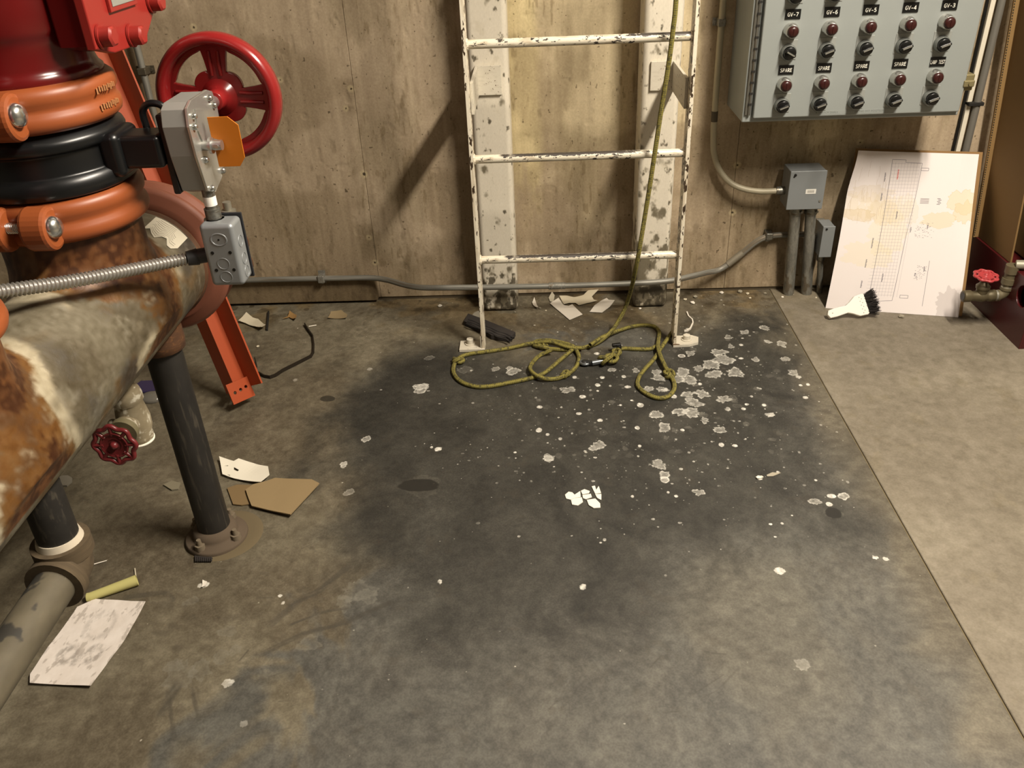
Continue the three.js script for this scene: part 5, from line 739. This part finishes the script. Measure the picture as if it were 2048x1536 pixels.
  sheet('stone_flake', 'grey stone flake between the red drain wheel and the pipe post', 'flake', [[838, 440], [880, 420], [925, 430], [915, 462], [880, 466]].map((p) => z3(...p)), mat(0x77705c, 0.9), { t: 0.004 });
  sheet('plastic_disc', 'round translucent-grey plastic disc under the header pipe', 'disc', [[600, 1320], [640, 1298], [700, 1296], [742, 1320], [740, 1360], [690, 1400], [630, 1400], [602, 1370]].map((p) => za(...p)), mat(0x8e8a7e, 0.5), { t: 0.004 });
  solo('white_stick', 'thin white splinter on the floor beside the drain elbow', 'stick', [cyl(F(...z3(462, 846), 0.002), F(...z3(546, 822), 0.002), 0.0016, 0.0013, 6)], paper);
  solo('white_stick', 'thin white match-like stick near the wall foot', 'stick', [cyl(F(...z5(1113, 629), 0.002), F(...z5(1192, 615), 0.002), 0.0017, 0.0017, 6)], mat(0xe8e2d2, 0.8));
  solo('white_stick', 'short pale stick standing by the yellow paper roll', 'stick', [cyl(F(...z3(695, 905), 0.001), F(...z3(690, 862), 0.004), 0.0018, 0.0014, 6)], mat(0xb8b09a, 0.8));
  solo('paper_ribbon', 'curly white paper shred beside the ladder foot', 'paper', [strap([[1650, 712], [1660, 738], [1684, 760], [1688, 780], [1672, 815], [1652, 828], [1633, 830]].map(([x, y]) => F(850 + x / 3.151, 400 + y / 3.151)), 0.006, 0.004)], paper);
  solo('wire_brush_scrap', 'short dark bristle scrap at the edge of the pipe stand flange', 'scrap', Array.from({ length: 9 }, (_, i) => { const a = F(...z3(1000 + i * 10, 796), 0.002), b = F(...z3(1002 + i * 10, 824), 0.006); return cyl(a, b, 0.0022, 0.0018, 6); }).concat([cyl(F(...z3(998, 802), 0.004), F(...z3(1086, 812), 0.004), 0.0026, 0.0026, 6)]), charcoal);
  { // glossy purple wrapper with its clear blister
    const w = thing('wrapper', 'crumpled purple and white foil wrapper behind the drain valve', 'wrapper', F(...za(1550, 420)));
    const q = [[1400, 370], [1450, 335], [1560, 330], [1670, 340], [1690, 400], [1600, 430], [1470, 445], [1420, 410]].map((p) => F(...za(...p)));
    part('foil', extr(shapeOf(q.map((p) => [p[0], -p[2]])), 0.003, 0.001).rotateX(-Math.PI / 2).translate(0, 0.003, 0), mat(0x3b3358, 0.25, 0.3), w, 'glossy purple foil');
    const r = [[1640, 420], [1700, 410], [1700, 450], [1680, 475], [1640, 465]].map((p) => F(...za(...p)));
    part('white_flap', extr(shapeOf(r.map((p) => [p[0], -p[2]])), 0.002).rotateX(-Math.PI / 2).translate(0, 0.008, 0), mat(0xcfd0d4, 0.5), w, 'white flap');
    const c = F(...za(1560, 500)); part('blister', ball([c[0], 0.004, c[2]], 0.036, 1, 0.45, 0.8), new THREE.MeshPhysicalMaterial({ color: 0x8f8a80, roughness: 0.15, transmission: 0.55, thickness: 0, ior: 1.4 }), w, 'clear plastic blister');
  }
  // grit and paint chips along the wall foot, each a pebble of its own
  const bits = [[1480, 585, 9], [1495, 588, 6], [1443, 587, 8], [1530, 588, 6], [1500, 597, 5], [1385, 607, 9], [1390, 595, 8], [1370, 600, 6], [1565, 595, 5], [1585, 590, 5], [1632, 596, 4], [1350, 612, 4], [1080, 617, 5], [1092, 622, 4], [1280, 618, 5], [1030, 625, 4], [516, 694, 6], [880, 613, 8], [1802, 635, 10]];
  bits.forEach(([x, y, s], i) => { const c = F(x, y), R = s * 2.9 / 1680 * 0.55, g = new THREE.IcosahedronGeometry(R, 1), p = g.attributes.position; for (let k = 0; k < p.count; k++) { const f = 0.75 + 0.5 * (pn(p.getX(k) * 300 + i * 7, p.getY(k) * 300, p.getZ(k) * 300) + 0.5) * 0.8; p.setXYZ(k, p.getX(k) * f, p.getY(k) * f * 0.55, p.getZ(k) * f); } g.computeVertexNormals(); solo('rubble_chip', i === bits.length - 1 ? 'small tan rubble lump in front of the plan sheet' : 'small pale rubble chip along the wall foot', 'rubble', [g.translate(c[0], R * 0.5, c[2])], [stone, paperC, paper][i % 3], i === bits.length - 1 ? undefined : 'rubble chips along the wall foot'); });
}

renderer.render(scene, camera);
